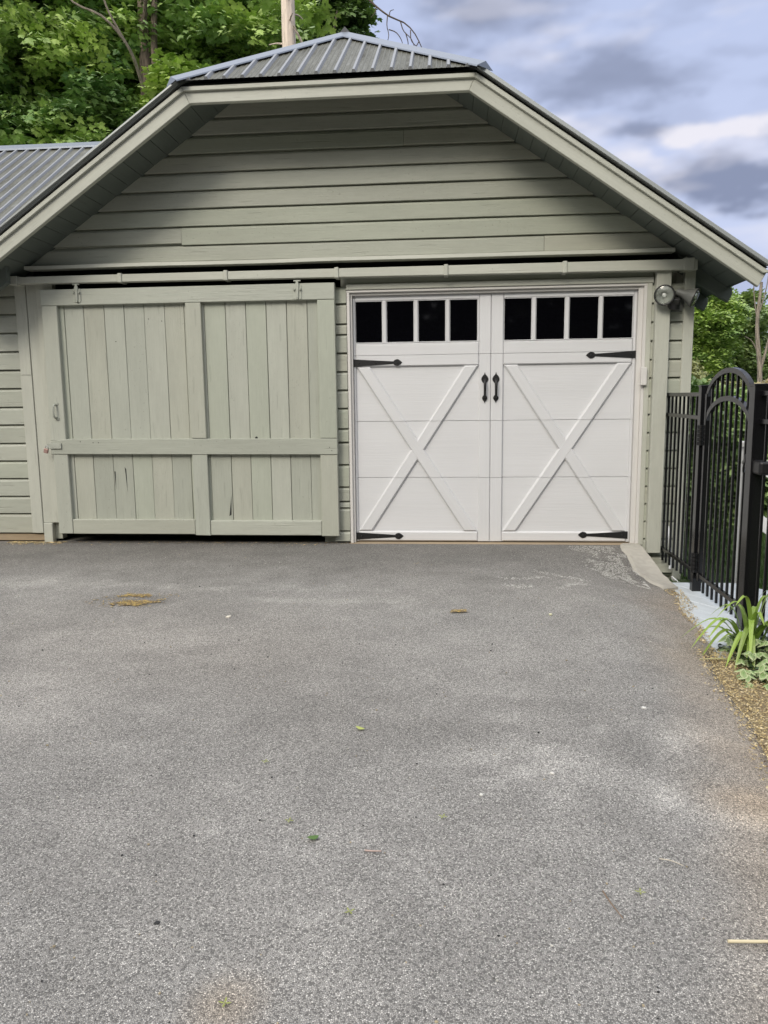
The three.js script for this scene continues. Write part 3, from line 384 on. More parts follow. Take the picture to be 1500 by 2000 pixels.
{ // soffit boards under the overhang, running front to back, on each slope
  for (const s of [-1, 1]) {
    const back = [[CX + s * 1.10, rk(4.40, 1.10), 0.51], [CX + s * 3.3, rk(4.40, 3.3), 0.51], [CX + s * 3.3, rk(4.40, 3.3), -6], [CX + s * 0.50, rk(4.40, 0.50), -6], [CX + s * 0.50, rk(4.40, 0.50), -0.08]];
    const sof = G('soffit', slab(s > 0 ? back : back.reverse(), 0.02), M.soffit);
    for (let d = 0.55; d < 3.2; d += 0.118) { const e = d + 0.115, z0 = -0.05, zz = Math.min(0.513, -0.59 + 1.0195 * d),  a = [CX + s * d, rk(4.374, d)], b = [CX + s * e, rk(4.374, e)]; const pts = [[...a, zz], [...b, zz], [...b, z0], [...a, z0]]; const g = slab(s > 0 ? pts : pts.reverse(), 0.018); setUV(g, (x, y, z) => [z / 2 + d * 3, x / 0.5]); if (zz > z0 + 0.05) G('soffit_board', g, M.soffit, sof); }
  }
  const hp = (x, z) => [x, 3.70 + (0.6 - z) * 0.667 - 0.10, z];
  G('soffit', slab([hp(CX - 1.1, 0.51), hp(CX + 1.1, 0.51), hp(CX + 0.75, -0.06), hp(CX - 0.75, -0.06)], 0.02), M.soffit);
}
for (const s of [-1, 1]) for (const z of s > 0 ? [-0.02, -0.62, -1.22, -1.82, -2.42] : [0.30, -0.1]) { // rafter tails beyond the side wall
  const a = 2.85, b = 3.27; let p = [[CX + s * a, rk(4.21, a)], [CX + s * b, rk(4.24, b)], [CX + s * (b + 0.03), rk(4.30, b)], [CX + s * (b + 0.03), rk(4.368, b + 0.03)], [CX + s * a, rk(4.368, a)]]; if (s < 0) p = p.reverse();
  G('rafter_tail', prism(p, z - 0.05, z, 0.004, [0.827, -s * 0.562]), M.soffit);  // tails share the soffit colour with its painted-in eave shade
}
// ---- side and back walls, closing the building
G('side_wall', (() => { const g = new THREE.BoxGeometry(0.1, 2.75, 6); g.translate(1.59, 1.0, -3.05); return g; })(), M.sage);
G('back_wall', (() => { const g = new THREE.BoxGeometry(10.6, 2.75, 0.1); g.translate(-3.7, 1.0, -6.05); return g; })(), M.sage);
G('side_wall', (() => { const g = new THREE.BoxGeometry(0.1, 2.75, 6); g.translate(-8.95, 1.0, -3.05); return g; })(), M.sage);
G('ceiling', (() => { const g = new THREE.BoxGeometry(10.4, 0.02, 5.9); g.translate(-3.7, 2.445, -3.06); return g; })(), M.dark);
G('back_gable', prism([[CX - 3.0, 2.30], [CX + 3.0, 2.30], [CX, 4.36]], -6.10, -6.0, 0.002), M.sage);
// ---- metal roof
{
  const deck = G('roof', slab([[CX, 4.47, -6.4], [CX, 4.47, -0.6], [CX + 1.16, rk(4.475, 1.16), 0.57], [CX + 3.33, rk(4.475, 3.33), 0.57], [CX + 3.33, rk(4.475, 3.33), -6.4]].reverse(), 0.03), M.flash);
  const G2 = (n, g, m) => G(n, g, m, deck);
  G2('roof_deck', slab([[CX, 4.47, -0.6], [CX, 4.47, -6.4], [CX - 3.33, rk(4.475, 3.33), -6.4], [CX - 3.33, rk(4.475, 3.33), 0.57], [CX - 1.16, rk(4.475, 1.16), 0.57]].reverse(), 0.03), M.flash);
  const RS = 0.1436;
  // a rib of trapezoid section from p to q, up n, side s
  const rib = (p, q, n, s, w0, w1, h) => { const v = (o, a, b) => [o[0] + s[0] * a + n[0] * b, o[1] + s[1] * a + n[1] * b, o[2] + s[2] * a + n[2] * b]; const A = [v(p, -w0, 0), v(p, -w1, h), v(p, w1, h), v(p, w0, 0)], B = [v(q, -w0, 0), v(q, -w1, h), v(q, w1, h), v(q, w0, 0)]; return tris([[A[0], A[1], B[1], B[0]], [A[1], A[2], B[2], B[1]], [A[2], A[3], B[3], B[2]], A]); };
  // clipped end
  const HL = 1.442, sy = 0.8 / HL, sz = 1.2 / HL, n = [0, sz, sy], top = (x) => HL * (1 - Math.abs(x - CX) / 1.19), pt = (x, s) => [x, 3.70 + s * sy, 0.602 - s * sz];
  for (let i = 0; i < 17; i++) {
    const xa = CX - 1.19 + (i - 0.22) * RS, xb = xa + RS, a = Math.max(xa, CX - 1.185), b = Math.min(xb, CX + 1.185); if (b <= a) continue;
    const mid = a < CX && b > CX ? [pt(CX, top(CX) - 0.02)] : [];
    const g = tris([[pt(a, 0), pt(b, 0), pt(b, Math.max(top(b) - 0.02, 0.004)), ...mid, pt(a, Math.max(top(a) - 0.02, 0.004))]]); const o = R0(); setUV(g, (x, y, z) => [x * 1.5 + o, y * 1.2 + o]);
    const pn = G2('roof_panel', g, M.roof);
    const ribs = []; for (const [dx, w0, w1, h] of [[0, 0.018, 0.009, 0.022], [0.052, 0.008, 0.004, 0.003], [0.092, 0.008, 0.004, 0.003]]) { const x = xa + dx, s1 = top(x) - 0.03; if (s1 > 0.03) G2(h > 0.01 ? 'roof_rib' : 'minor_rib', rib(pt(x, 0), pt(x, s1), n, [1, 0, 0], w0, w1, h), h > 0.01 ? M.rib : M.roof); }
  }
  // hip caps
  for (const s of [-1, 1]) {
    const A = new THREE.Vector3(CX + s * 1.21, 3.688, 0.62), B = new THREE.Vector3(CX, 4.505, -0.605), d = B.clone().sub(A).normalize();
    const nh = new THREE.Vector3(...n), nm = new THREE.Vector3(s * SL, 1, 0).normalize(); const e1 = new THREE.Vector3().crossVectors(nh, d), e2 = new THREE.Vector3().crossVectors(nm, d); if (e1.z < 0) e1.negate(); if (e2.x * s < 0) e2.negate();
    const w = 0.085, up = new THREE.Vector3(0, 0.038, 0), lo = 0.024, c = (P, e, nn) => P.clone().addScaledVector(e, w).addScaledVector(nn, lo), P0 = A.clone().add(up), P1 = B.clone().add(up), q = [c(A, e1, nh), c(B, e1, nh), c(A, e2, nm), c(B, e2, nm)].map((v) => v.toArray());
    const lip = [q[0], q[1]].map((v) => [v[0], v[1] - 0.012, v[2] + 0.002]);
    G2('hip_cap', tris([[P0.toArray(), P1.toArray(), q[1], q[0]], [P0.toArray(), P1.toArray(), q[3], q[2]], [q[0], q[1], lip[1], lip[0]], [P0.toArray(), q[0], q[2]]]), M.cap);
  }
  for (const s of [-1, 1]) for (let i = 1; i < 8; i++) { const x = CX + s * (i - 0.2) * RS, q = pt(x, top(x) - 0.035); G2('screw', at(new THREE.CylinderGeometry(0.007, 0.010, 0.012, 8), q[0], q[1] + 0.016, q[2] + 0.01, 0.6), M.capDark); }
  { const f = (z, o) => [[CX - 0.12, 4.515 - 0.082 + o, z], [CX, 4.56 + o, z], [CX + 0.12, 4.515 - 0.082 + o, z]]; const a = f(-0.58, 0.012), b = f(-6.4, 0.012); G2('ridge_cap', tris([[a[0], a[1], b[1], b[0]], [a[1], a[2], b[2], b[1]], a, [a[0], a[2], [CX, 4.44, -0.50]]]), M.capDark); }
  // wing roof, ridge running left
  const zr = -2.9, yr = 4.44, WL = Math.hypot(3.02, 3.02 * SL), wy = SL / Math.hypot(1, SL), wz = 1 / Math.hypot(1, SL), wn = [0, wz, wy], wp = (x, s) => [x, yr - s * wy, zr + s * wz];
  for (let i = 0; i < 40; i++) {
    const xa = CX - 2.2 - i * RS - 0.06, xb = xa + RS, wl = xa > -4.35 ? WL * 0.86 : WL, g = tris([[wp(xa, wl), wp(xb, wl), wp(xb, 0), wp(xa, 0)]]); const o = R0(); setUV(g, (x, y, z) => [x * 1.5 + o, y * 1.2 + o]); G2('roof_panel', g, M.roof);
    G2('roof_rib', rib(wp(xa, wl), wp(xa, 0.02), wn, [1, 0, 0], 0.018, 0.009, 0.022), M.rib);
  }
  G2('roof_deck', slab([[CX, yr - 0.01, zr - 3.0 * 1.15], [-9.2, yr - 2.0, zr - 3.0], [-9.2, yr - 0.01, zr], [CX, yr - 0.01, zr]], 0.03), M.flash);
  { const a = [[-9.3, yr + 0.045, zr - 0.02], [CX - 0.2, yr + 0.045, zr - 0.02]], b = [[-9.3, yr - 0.045, zr + 0.13], [CX - 0.2, yr - 0.045, zr + 0.13]], c = [[-9.3, yr - 0.055, zr - 0.16], [CX - 0.2, yr - 0.055, zr - 0.16]], l = b.map((v) => [v[0], v[1] - 0.02, v[2]]); G2('ridge_cap', tris([[b[0], b[1], a[1], a[0]], [a[0], a[1], c[1], c[0]], [l[0], l[1], b[1], b[0]]]), M.cap); }
  G2('wing_eave_board', box(-9.2, -4.55, 2.27, 2.36, 0.06, 0.10, 0.003), M.trim);
}

// ================================================================ fixtures and small things on the garage
{ // floodlight
  const t = group('floodlight', 1.485, 2.03, 0.05); tag(t, 'grey twin-head floodlight with motion sensor on the garage corner', 'floodlight');
  const head = (name) => { const pts = [[0.018, -0.16], [0.03, -0.15], [0.034, -0.10], [0.06, -0.05], [0.078, -0.012], [0.080, 0.0], [0.076, 0.003]].map((p) => new THREE.Vector2(...p)); const h = mesh(name, new THREE.LatheGeometry(pts, 28), M.fixture, t); const bowl = [[0.002, -0.07], [0.03, -0.062], [0.055, -0.04], [0.070, -0.012], [0.073, 0.0]].map((p) => new THREE.Vector2(...p)); mesh('reflector', new THREE.LatheGeometry(bowl, 28), M.mirror, h); mesh('lens', new THREE.SphereGeometry(0.19, 24, 8, 0, 7, 0, 0.39).translate(0, -0.174, 0), M.lens, h); mesh('bulb', new THREE.SphereGeometry(0.018, 12, 8).translate(0, -0.045, 0), M.vinyl, h); mesh('rim', new THREE.TorusGeometry(0.077, 0.006, 8, 28).rotateX(Math.PI / 2), M.fixtureDark, h); return h; };
  const aim = (h, p, d) => { h.position.set(...p); h.quaternion.setFromUnitVectors(new THREE.Vector3(0, 1, 0), new THREE.Vector3(...d).normalize()); };
  aim(head('lamp_head'), [-0.103, 0.028, 0.135], [-0.22, -0.12, 1]); aim(head('lamp_head'), [0.145, 0.0, 0.12], [0.86, -0.42, 0.42]);
  mesh('back_plate', at(new RoundedBoxGeometry(0.10, 0.17, 0.03, 2, 0.008), 0.035, -0.01, -0.012), M.fixture, t);
  mesh('arm', tube([[0.02, 0.03, 0.01], [0.0, 0.06, 0.04], [-0.045, 0.05, 0.03], [-0.075, 0.035, 0.0]], 0.016, 0.014, 8, 12), M.fixtureDark, t); mesh('arm', tube([[0.03, 0.03, 0.01], [0.05, 0.065, 0.05], [0.07, 0.06, 0.055], [0.08, 0.04, 0.06]], 0.016, 0.014, 8, 12), M.fixtureDark, t);
  const s = mesh('motion_sensor', at(new RoundedBoxGeometry(0.085, 0.10, 0.08, 3, 0.025), -0.005, -0.035, 0.075, 0.25), M.fixtureDark, t); mesh('sensor_window', at(new THREE.CylinderGeometry(0.043, 0.04, 0.04, 20, 1), -0.005, -0.062, 0.088, 0.2), M.black, s);
  mesh('knuckle', at(new THREE.CylinderGeometry(0.018, 0.018, 0.07, 12), 0.0, 0.03, 0.05, 0.3), M.fixtureDark, t);
}
{ // padlock
  const t = group('padlock', -4.022, 0.815, 0.125); tag(t, 'small reddish laminated padlock hanging on the sliding door hasp', 'padlock');
  mesh('body', new RoundedBoxGeometry(0.038, 0.042, 0.022, 2, 0.005), new THREE.MeshPhysicalMaterial({ color: lin(0.42, 0.27, 0.24), roughness: 0.4, metalness: 0.5 }), t); t.rotation.z = -0.25;
  mesh('shackle', tube([[-0.012, 0.018, 0], [-0.012, 0.036, 0], [0, 0.047, 0], [0.012, 0.036, 0], [0.012, 0.018, 0]], 0.0035, 0.0035, 7, 20), new THREE.MeshPhysicalMaterial({ color: lin(0.5, 0.5, 0.5), roughness: 0.3, metalness: 0.8 }), t);
}
// ================================================================ black metal fence and gate
const FX = 1.485;
function picket(z, y0, y1, parent) { const g = new RoundedBoxGeometry(0.0165, y1 - y0, 0.0165, 1, 0.002); g.translate(FX - parent.position.x, (y0 + y1) / 2 - parent.position.y, z - parent.position.z); return mesh('picket', g, M.blackMetal, parent); }
const inG = (p, q) => [q[0] - p.position.x, q[1] - p.position.y, q[2] - p.position.z];
function railBar(name, z0, z1, ya, yb, parent, w = 0.026, h = 0.03) { return mesh(name, bar(inG(parent, [FX, ya, z0]), inG(parent, [FX, yb, z1]), w, h), M.blackMetal, parent); }
function post(parent, z, w, y0, y1) { const g = new RoundedBoxGeometry(w, y1 - y0, w, 1, 0.004); g.translate(FX - parent.position.x, (y0 + y1) / 2 - parent.position.y, z - parent.position.z); const p = mesh('fence_post', g, M.blackMetal, parent); const c = new RoundedBoxGeometry(w + 0.008, 0.014, w + 0.008, 1, 0.004); c.translate(FX - parent.position.x, y1 - parent.position.y + 0.005, z - parent.position.z); mesh('post_cap', c, M.blackMetal, p); }
{
  const f = group('metal_fence', FX, -0.22, 0.5); tag(f, 'black picket fence section joining the garage wall to the gate', 'fence');
  railBar('rail', 0.0, 0.93, 1.255, 1.245, f); railBar('rail', 0.0, 0.93, 1.088, 1.075, f); railBar('rail', 0.0, 0.93, -0.072, -0.076, f);
  for (const z of [0.07, 0.175, 0.28, 0.385, 0.49, 0.595, 0.70, 0.805]) picket(z, -0.175, 1.24, f);
  post(f, 0.965, 0.065, -0.24, 1.30); railBar('hinge_stile', 0.905, 0.925, 1.1, 1.1, f, 0.02, 0.36);
}
{
  const f = group('garden_gate', FX, -0.22, 1.45); tag(f, 'black metal gate with double arched top between two posts', 'gate');
  const z0 = 1.045, z1 = 1.865, arch = (b, r) => { const pts = [], n = 26; for (let i = 0; i <= n; i++) { const t = i / n, q = 2 * t - 1; pts.push([lerp(z0, z1, t), b + r * Math.sqrt(Math.max(0, 1 - q * q * 0.93)) - r * Math.sqrt(0.07)]); } return pts; };
  const aR = (b, r) => { const p = arch(b, r), polys = [], w = 0.015, h = 0.017, ring = p.map(([z, y], i) => { const a = p[Math.max(i - 1, 0)], c = p[Math.min(i + 1, p.length - 1)], tz = c[0] - a[0], ty = c[1] - a[1], l = Math.hypot(tz, ty), nz = -ty / l, ny = tz / l; return [[-w, y + ny * h, z + nz * h], [w, y + ny * h, z + nz * h], [w, y - ny * h, z - nz * h], [-w, y - ny * h, z - nz * h]].map((v) => [v[0], v[1] + 0.22, v[2] - 1.45]); }); for (let i = 0; i < ring.length - 1; i++) for (let k = 0; k < 4; k++) { const m = (k + 1) % 4; polys.push([ring[i][k], ring[i][m], ring[i + 1][m], ring[i + 1][k]]); } polys.push(ring[0], ring[ring.length - 1].slice().reverse()); return mesh('arch_rail', tris(polys), M.blackMetal, f); };
  aR(1.225, 0.235); aR(1.055, 0.215);
  const topY = (z) => { const q = 2 * (z - z0) / (z1 - z0) - 1; return 1.225 + 0.235 * (Math.sqrt(1 - q * q * 0.93) - Math.sqrt(0.07)); };
  for (const z of [1.135, 1.228, 1.32, 1.412, 1.505, 1.60, 1.695, 1.785]) picket(z, -0.20, topY(z) - 0.01, f);
  for (const [z, y1] of [[1.05, 1.25], [1.862, 1.29]]) { const g = new RoundedBoxGeometry(0.036, y1 + 0.13, 0.036, 1, 0.003); g.translate(0, (y1 - 0.13) / 2 + 0.22, z - 1.45); mesh('gate_stile', g, M.blackMetal, f); }
  railBar('bottom_rail', z0, z1, -0.085, -0.105, f);
  for (const [y, h] of [[0.95, 0.15], [-0.0, 0.15]]) { const k = []; for (let i = 0; i < 5; i++) k.push(at(new THREE.CylinderGeometry(0.022, 0.022, h / 5 - 0.004, 14), -0.03, y + 0.22 + (i - 2) * h / 5, 1.0 - 1.45)); mesh('hinge', merge(k), M.black, f); }
  const latch = mesh('latch', at(new RoundedBoxGeometry(0.07, 0.085, 0.13, 3, 0.02), 0.0, 0.80 + 0.22, 1.99 - 1.45 + 0.05), M.black, f); mesh('latch_ring', at(new THREE.TorusGeometry(0.055, 0.006, 8, 24), -0.02, 1.03, 1.84 - 1.45, 0.2, 1.1), M.black, latch); mesh('latch_arm', bar([-0.03, 1.04, 0.38], [-0.03, 1.0, 0.5], 0.012, 0.018), M.fixture, latch);
}
{
  const f = group('metal_fence', FX, -0.22, 2.6); tag(f, 'black picket fence section nearest the lily clump, right of the gate', 'fence');
  post(f, 1.952, 0.088, -0.26, 1.285); for (const [a, b] of [[1.24, 1.235], [1.075, 1.07], [-0.12, -0.15]]) railBar('rail', 1.99, 3.9, a, b, f);
  for (let i = 0; i < 16; i++) picket(2.085 + i * 0.105, -0.24, 1.25, f); post(f, 3.93, 0.065, -0.28, 1.285);
}
{ // white stair rail beyond the gate
  const f = group('stair_railing', 1.98, LAWN, 0.55); tag(f, 'white stair railing sloping down behind the black gate', 'railing');
  const b = (n, a, c, w, h) => mesh(n, bar(a, c, w, h, new THREE.Vector3(0.01, 1, 0.02)), M.vinyl, f), V = new THREE.Vector3(0, 0, 1);
  mesh('rail_post', at(new RoundedBoxGeometry(0.085, 1.2, 0.085, 2, 0.006), 0, 0.6, 0), M.vinyl, f); mesh('post_cap', at(new RoundedBoxGeometry(0.115, 0.05, 0.115, 2, 0.012), 0, 1.215, 0), M.vinyl, f);
  b('rail', [0.04, 1.10, 0], [0.9, 0.42, 0.1], 0.04, 0.10); b('rail', [0.04, 0.66, 0], [0.9, -0.02, 0.1], 0.04, 0.10);
  mesh('rail_post', at(new RoundedBoxGeometry(0.085, 1.1, 0.085, 2, 0.006), 0.92, 0.0, 0.1), M.vinyl, f);
}
{ // white edging strip at the foot of the fence
  const f = mesh('white_pipe', merge([bar([1.52, -0.30, 0.25], [1.50, -0.30, 0.84], 0.012, 0.05), tube([[1.53, 0.12, 0.04], [1.53, 0.06, 0.08], [1.52, -0.05, 0.16], [1.51, -0.22, 0.22]], 0.011, 0.011, 8, 16)]), M.vinyl, scene); tag(f, 'thin white bent pipe and edging strip behind the fence foot at the garage corner', 'pipe');
}
// ================================================================ trees and plants
const col = new THREE.Color(), mtx = new THREE.Matrix4(), qt = new THREE.Quaternion(), eu = new THREE.Euler(), v1 = new THREE.Vector3(), v2 = new THREE.Vector3();
function mapleLeaf(s, fold = 0.18) { // five-lobed leaf lying in x,z, stalk at the origin, tip towards +z
  const o = [[0.02, 0.0], [0.22, -0.08], [0.34, 0.04], [0.52, 0.10], [0.42, 0.26], [0.62, 0.50], [0.40, 0.50], [0.24, 0.52], [0.20, 0.76], [0, 1.05]];
  const pts = [...o, ...o.slice(0, -1).reverse().map(([x, z]) => [-x, z])], c = [0, 0.30], pl = []; const P = ([x, z]) => [x * s, -Math.abs(x) * fold * s - z * z * 0.12 * s, z * s];
  for (let i = 0; i < pts.length; i++) pl.push([P(c), P(pts[i]), P(pts[(i + 1) % pts.length])]);
  return tris(pl);
}
function ovalLeaf(s, w = 0.42) { const o = [[0, 0], [w * 0.7, 0.25], [w, 0.5], [w * 0.7, 0.78], [0, 1]], pts = [...o, ...o.slice(1, -1).reverse().map(([x, z]) => [-x, z])], pl = [], P = ([x, z]) => [x * s * 0.7, -Math.abs(x) * 0.3 * s - z * z * 0.15 * s, z * s]; for (let i = 0; i < pts.length - 1; i++) pl.push([P([0, 0.45]), P(pts[i]), P(pts[i + 1])]); pl.push([P([0, 0.45]), P(pts[pts.length - 1]), P(pts[0])]); return tris(pl); }
function spray(leafF, k, spread, seed) { // a twig tip: several leaves fanned out
  const r = rng(seed), l = []; for (let i = 0; i < k; i++) { const g = leafF(0.75 + 0.5 * r()); g.rotateX(0.25 + (r() - 0.5) * 0.9); g.rotateZ((r() - 0.5) * 0.8); g.rotateY(r() * 6.28); g.translate((r() - 0.5) * spread, (r() - 0.5) * spread * 0.45, (r() - 0.5) * spread); l.push(g); }
  return merge(l);
}
function foliage(name, geo, list, parent) { // list of [x, y, z, scale, tone(r,g,b), tilt]
  const im = new THREE.InstancedMesh(geo, M.leaf, list.length), r = rng(list.length + 5); im.name = numbered(name); im.castShadow = im.receiveShadow = true; im.userData.kind = 'stuff';
  list.forEach(([x, y, z, s, c, tilt], i) => { eu.set((r() - 0.5) * tilt * 2, r() * 6.283, (r() - 0.5) * tilt * 2); mtx.compose(v1.set(x, y, z), qt.setFromEuler(eu), v2.set(s, s, s)); im.setMatrixAt(i, mtx); im.setColorAt(i, col.setRGB(...c)); });
  parent.add(im); return im;
}
// puffs in an ellipsoid, each a flattened cloud of sprays with a tone of its own
function crown(r, c, rad, nPuff, nPer, pr, size, pal, opt = {}) {
  const L = []; for (let i = 0; i < nPuff; i++) {
    let a = r() * 6.283, u = r() * 2 - 1, k = Math.pow(r(), opt.fill ?? 0.4), h = Math.sqrt(1 - u * u); const pc = [c[0] + Math.cos(a) * h * k * rad[0], c[1] + u * k * rad[1], c[2] + Math.sin(a) * h * k * rad[2]], w = pr * (0.6 + 0.8 * r()), t = r(), kk = k * k;
    for (let j = 0; j < nPer; j++) { const b = r() * 6.283, q = Math.sqrt(r()), y = (r() - 0.5); const f = clamp(t * 0.65 + 0.35 * r()); const p = pal, cc = [0, 1, 2].map((n) => lerp(p[0][n], p[1][n], Math.pow(f, 1.35))); const v = 0.8 + 0.4 * r(); L.push([pc[0] + Math.cos(b) * q * w, pc[1] + y * w * 0.7 - q * q * w * 0.25, pc[2] + Math.sin(b) * q * w, size * (0.7 + 0.6 * r()), cc.map((x) => x * v), opt.tilt ?? 0.5]); }
  } return L;
}
function trunkUV(g) { const u = g.attributes.uv; for (let i = 0; i < u.count; i++) u.setXY(i, u.getY(i) * 1, u.getX(i) * 4); return g; }
const mapleSpray = [spray((s) => mapleLeaf(0.115 * s), 13, 0.40, 11), spray((s) => mapleLeaf(0.105 * s), 13, 0.44, 12)];
const smallSpray = spray((s) => ovalLeaf(0.10 * s), 12, 0.26, 13), farSpray = spray((s) => mapleLeaf(0.30 * s), 8, 0.9, 14), fineSpray = spray((s) => mapleLeaf(0.20 * s), 10, 0.62, 16), tinySpray = spray((s) => ovalLeaf(0.055 * s, 0.36), 14, 0.17, 15);
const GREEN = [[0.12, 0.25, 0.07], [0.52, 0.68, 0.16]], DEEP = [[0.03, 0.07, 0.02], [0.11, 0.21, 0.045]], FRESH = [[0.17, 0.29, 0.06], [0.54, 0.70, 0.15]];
function tree(name, label, cat, x, z, o) {
  const t = group(name, x, LAWN, z), r = rng(o.seed); tag(t, label, cat, o.group);
  const w = (p) => [p[0] - x, p[1] - LAWN, p[2] - z];
  const tr = mesh('trunk', trunkUV(tube(o.trunk.map(w), o.r, o.r * 0.45, 10, 24)), o.bark ?? M.bark, t);
  for (const l of o.limbs ?? []) mesh('limb', trunkUV(tube(l.p.map(w), l.r, l.r * 0.3, 7, 16)), l.m ?? o.bark ?? M.bark, tr);
  let k = 0; for (const c of o.crowns ?? []) foliage('crown', c.geo ?? mapleSpray[k++ % 2], crown(r, w(c.c), c.rad, c.n, c.per, c.pr, c.size ?? 1, c.pal ?? GREEN, c), t);
  return t;
}
tree('maple_tree', 'leafy green maple at the far left, above the wing roof', 'tree', -9.4, -10.2, { seed: 3, r: 0.2, trunk: [[-9.4, LAWN, -10.2], [-9.35, 4, -10.2], [-9.3, 8, -10.1], [-9.2, 11, -10]], bark: M.grayBark,
  crowns: [{ c: [-9.0, 8.4, -9.6], rad: [2.0, 2.9, 1.7], n: 70, per: 60, pr: 0.75, pal: GREEN }, { c: [-8.6, 5.9, -9.2], rad: [1.5, 0.9, 1.1], n: 16, per: 55, pr: 0.6, pal: GREEN }] });
tree('maple_tree', 'grey forked maple with bare lower limbs, behind the left roof slope', 'tree', -6.3, -8.9, { seed: 5, r: 0.17, bark: M.bark, trunk: [[-6.38, LAWN, -8.9], [-6.32, 4, -8.9], [-6.36, 6.6, -8.85], [-6.33, 8.6, -8.8], [-6.2, 13, -8.7]],
  limbs: [{ p: [[-6.34, 7.35, -8.7], [-6.42, 7.95, -8.2], [-6.75, 8.35, -7.9], [-7.3, 8.62, -7.8], [-7.6, 9.4, -7.8]], r: 0.036, m: M.grayBark }, { p: [[-6.45, 8.0, -8.15], [-6.7, 8.6, -7.9], [-6.85, 9.6, -7.8]], r: 0.026, m: M.grayBark }, { p: [[-6.3, 8.3, -8.7], [-6.0, 8.9, -8.2], [-5.6, 9.5, -8.0]], r: 0.05 }, { p: [[-6.33, 5.4, -8.8], [-6.12, 6.6, -8.7], [-6.1, 8.3, -8.7], [-5.9, 11, -8.8]], r: 0.1 }, { p: [[-5.3, 5.2, -8.6], [-5.1, 6.0, -8.2], [-4.6, 6.6, -8.0]], r: 0.04 }],
  crowns: [{ c: [-5.6, 9.0, -10.4], rad: [2.2, 2.2, 1.3], n: 56, per: 60, pr: 0.75, pal: GREEN }, { c: [-5.2, 7.15, -8.3], rad: [1.0, 0.4, 0.5], n: 11, per: 60, pr: 0.42, pal: FRESH }, { c: [-7.5, 6.4, -8.8], rad: [0.95, 1.3, 0.7], n: 22, per: 60, pr: 0.5, pal: GREEN }, { c: [-6.9, 9.6, -9.8], rad: [1.2, 0.9, 0.6], n: 16, per: 60, pr: 0.6, pal: GREEN }] });
tree('maple_tree', 'dark green maple whose crown meets the sky right of the pale dead trunk', 'tree', -4.0, -13.4, { seed: 8, r: 0.2, trunk: [[-4.0, LAWN, -13.4], [-3.9, 5, -13.4], [-3.7, 12, -13.4]], limbs: [{ p: [[-3.9, 7.5, -13.3], [-3.4, 9, -12.8], [-3.0, 10.4, -12.4]], r: 0.06 }],
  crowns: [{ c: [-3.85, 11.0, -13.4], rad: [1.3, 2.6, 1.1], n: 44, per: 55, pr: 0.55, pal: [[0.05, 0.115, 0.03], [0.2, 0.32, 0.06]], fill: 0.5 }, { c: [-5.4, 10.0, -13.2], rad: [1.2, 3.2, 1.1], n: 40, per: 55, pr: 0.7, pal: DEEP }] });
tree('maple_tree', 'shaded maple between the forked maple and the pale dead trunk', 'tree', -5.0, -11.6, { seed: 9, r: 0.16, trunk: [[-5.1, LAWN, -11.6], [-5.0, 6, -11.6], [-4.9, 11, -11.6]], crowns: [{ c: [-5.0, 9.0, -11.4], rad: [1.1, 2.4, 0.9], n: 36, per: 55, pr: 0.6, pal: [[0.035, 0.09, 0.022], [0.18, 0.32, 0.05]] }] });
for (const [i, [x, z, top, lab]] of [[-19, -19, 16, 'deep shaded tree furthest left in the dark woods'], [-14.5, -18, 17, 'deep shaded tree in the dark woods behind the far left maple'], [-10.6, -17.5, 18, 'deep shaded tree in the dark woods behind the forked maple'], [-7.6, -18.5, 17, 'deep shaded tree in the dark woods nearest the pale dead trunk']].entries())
  tree('woodland_tree', lab, 'tree', x, z, { seed: 20 + i, r: 0.3, trunk: [[x, LAWN, z], [x + 0.2, 7, z], [x, top - 2, z]], crowns: [{ geo: farSpray, c: [x, top * 0.5, z], rad: [2.9, top * 0.5, 2], n: 95, per: 28, pr: 1.2, pal: DEEP, fill: 0.7 }] });
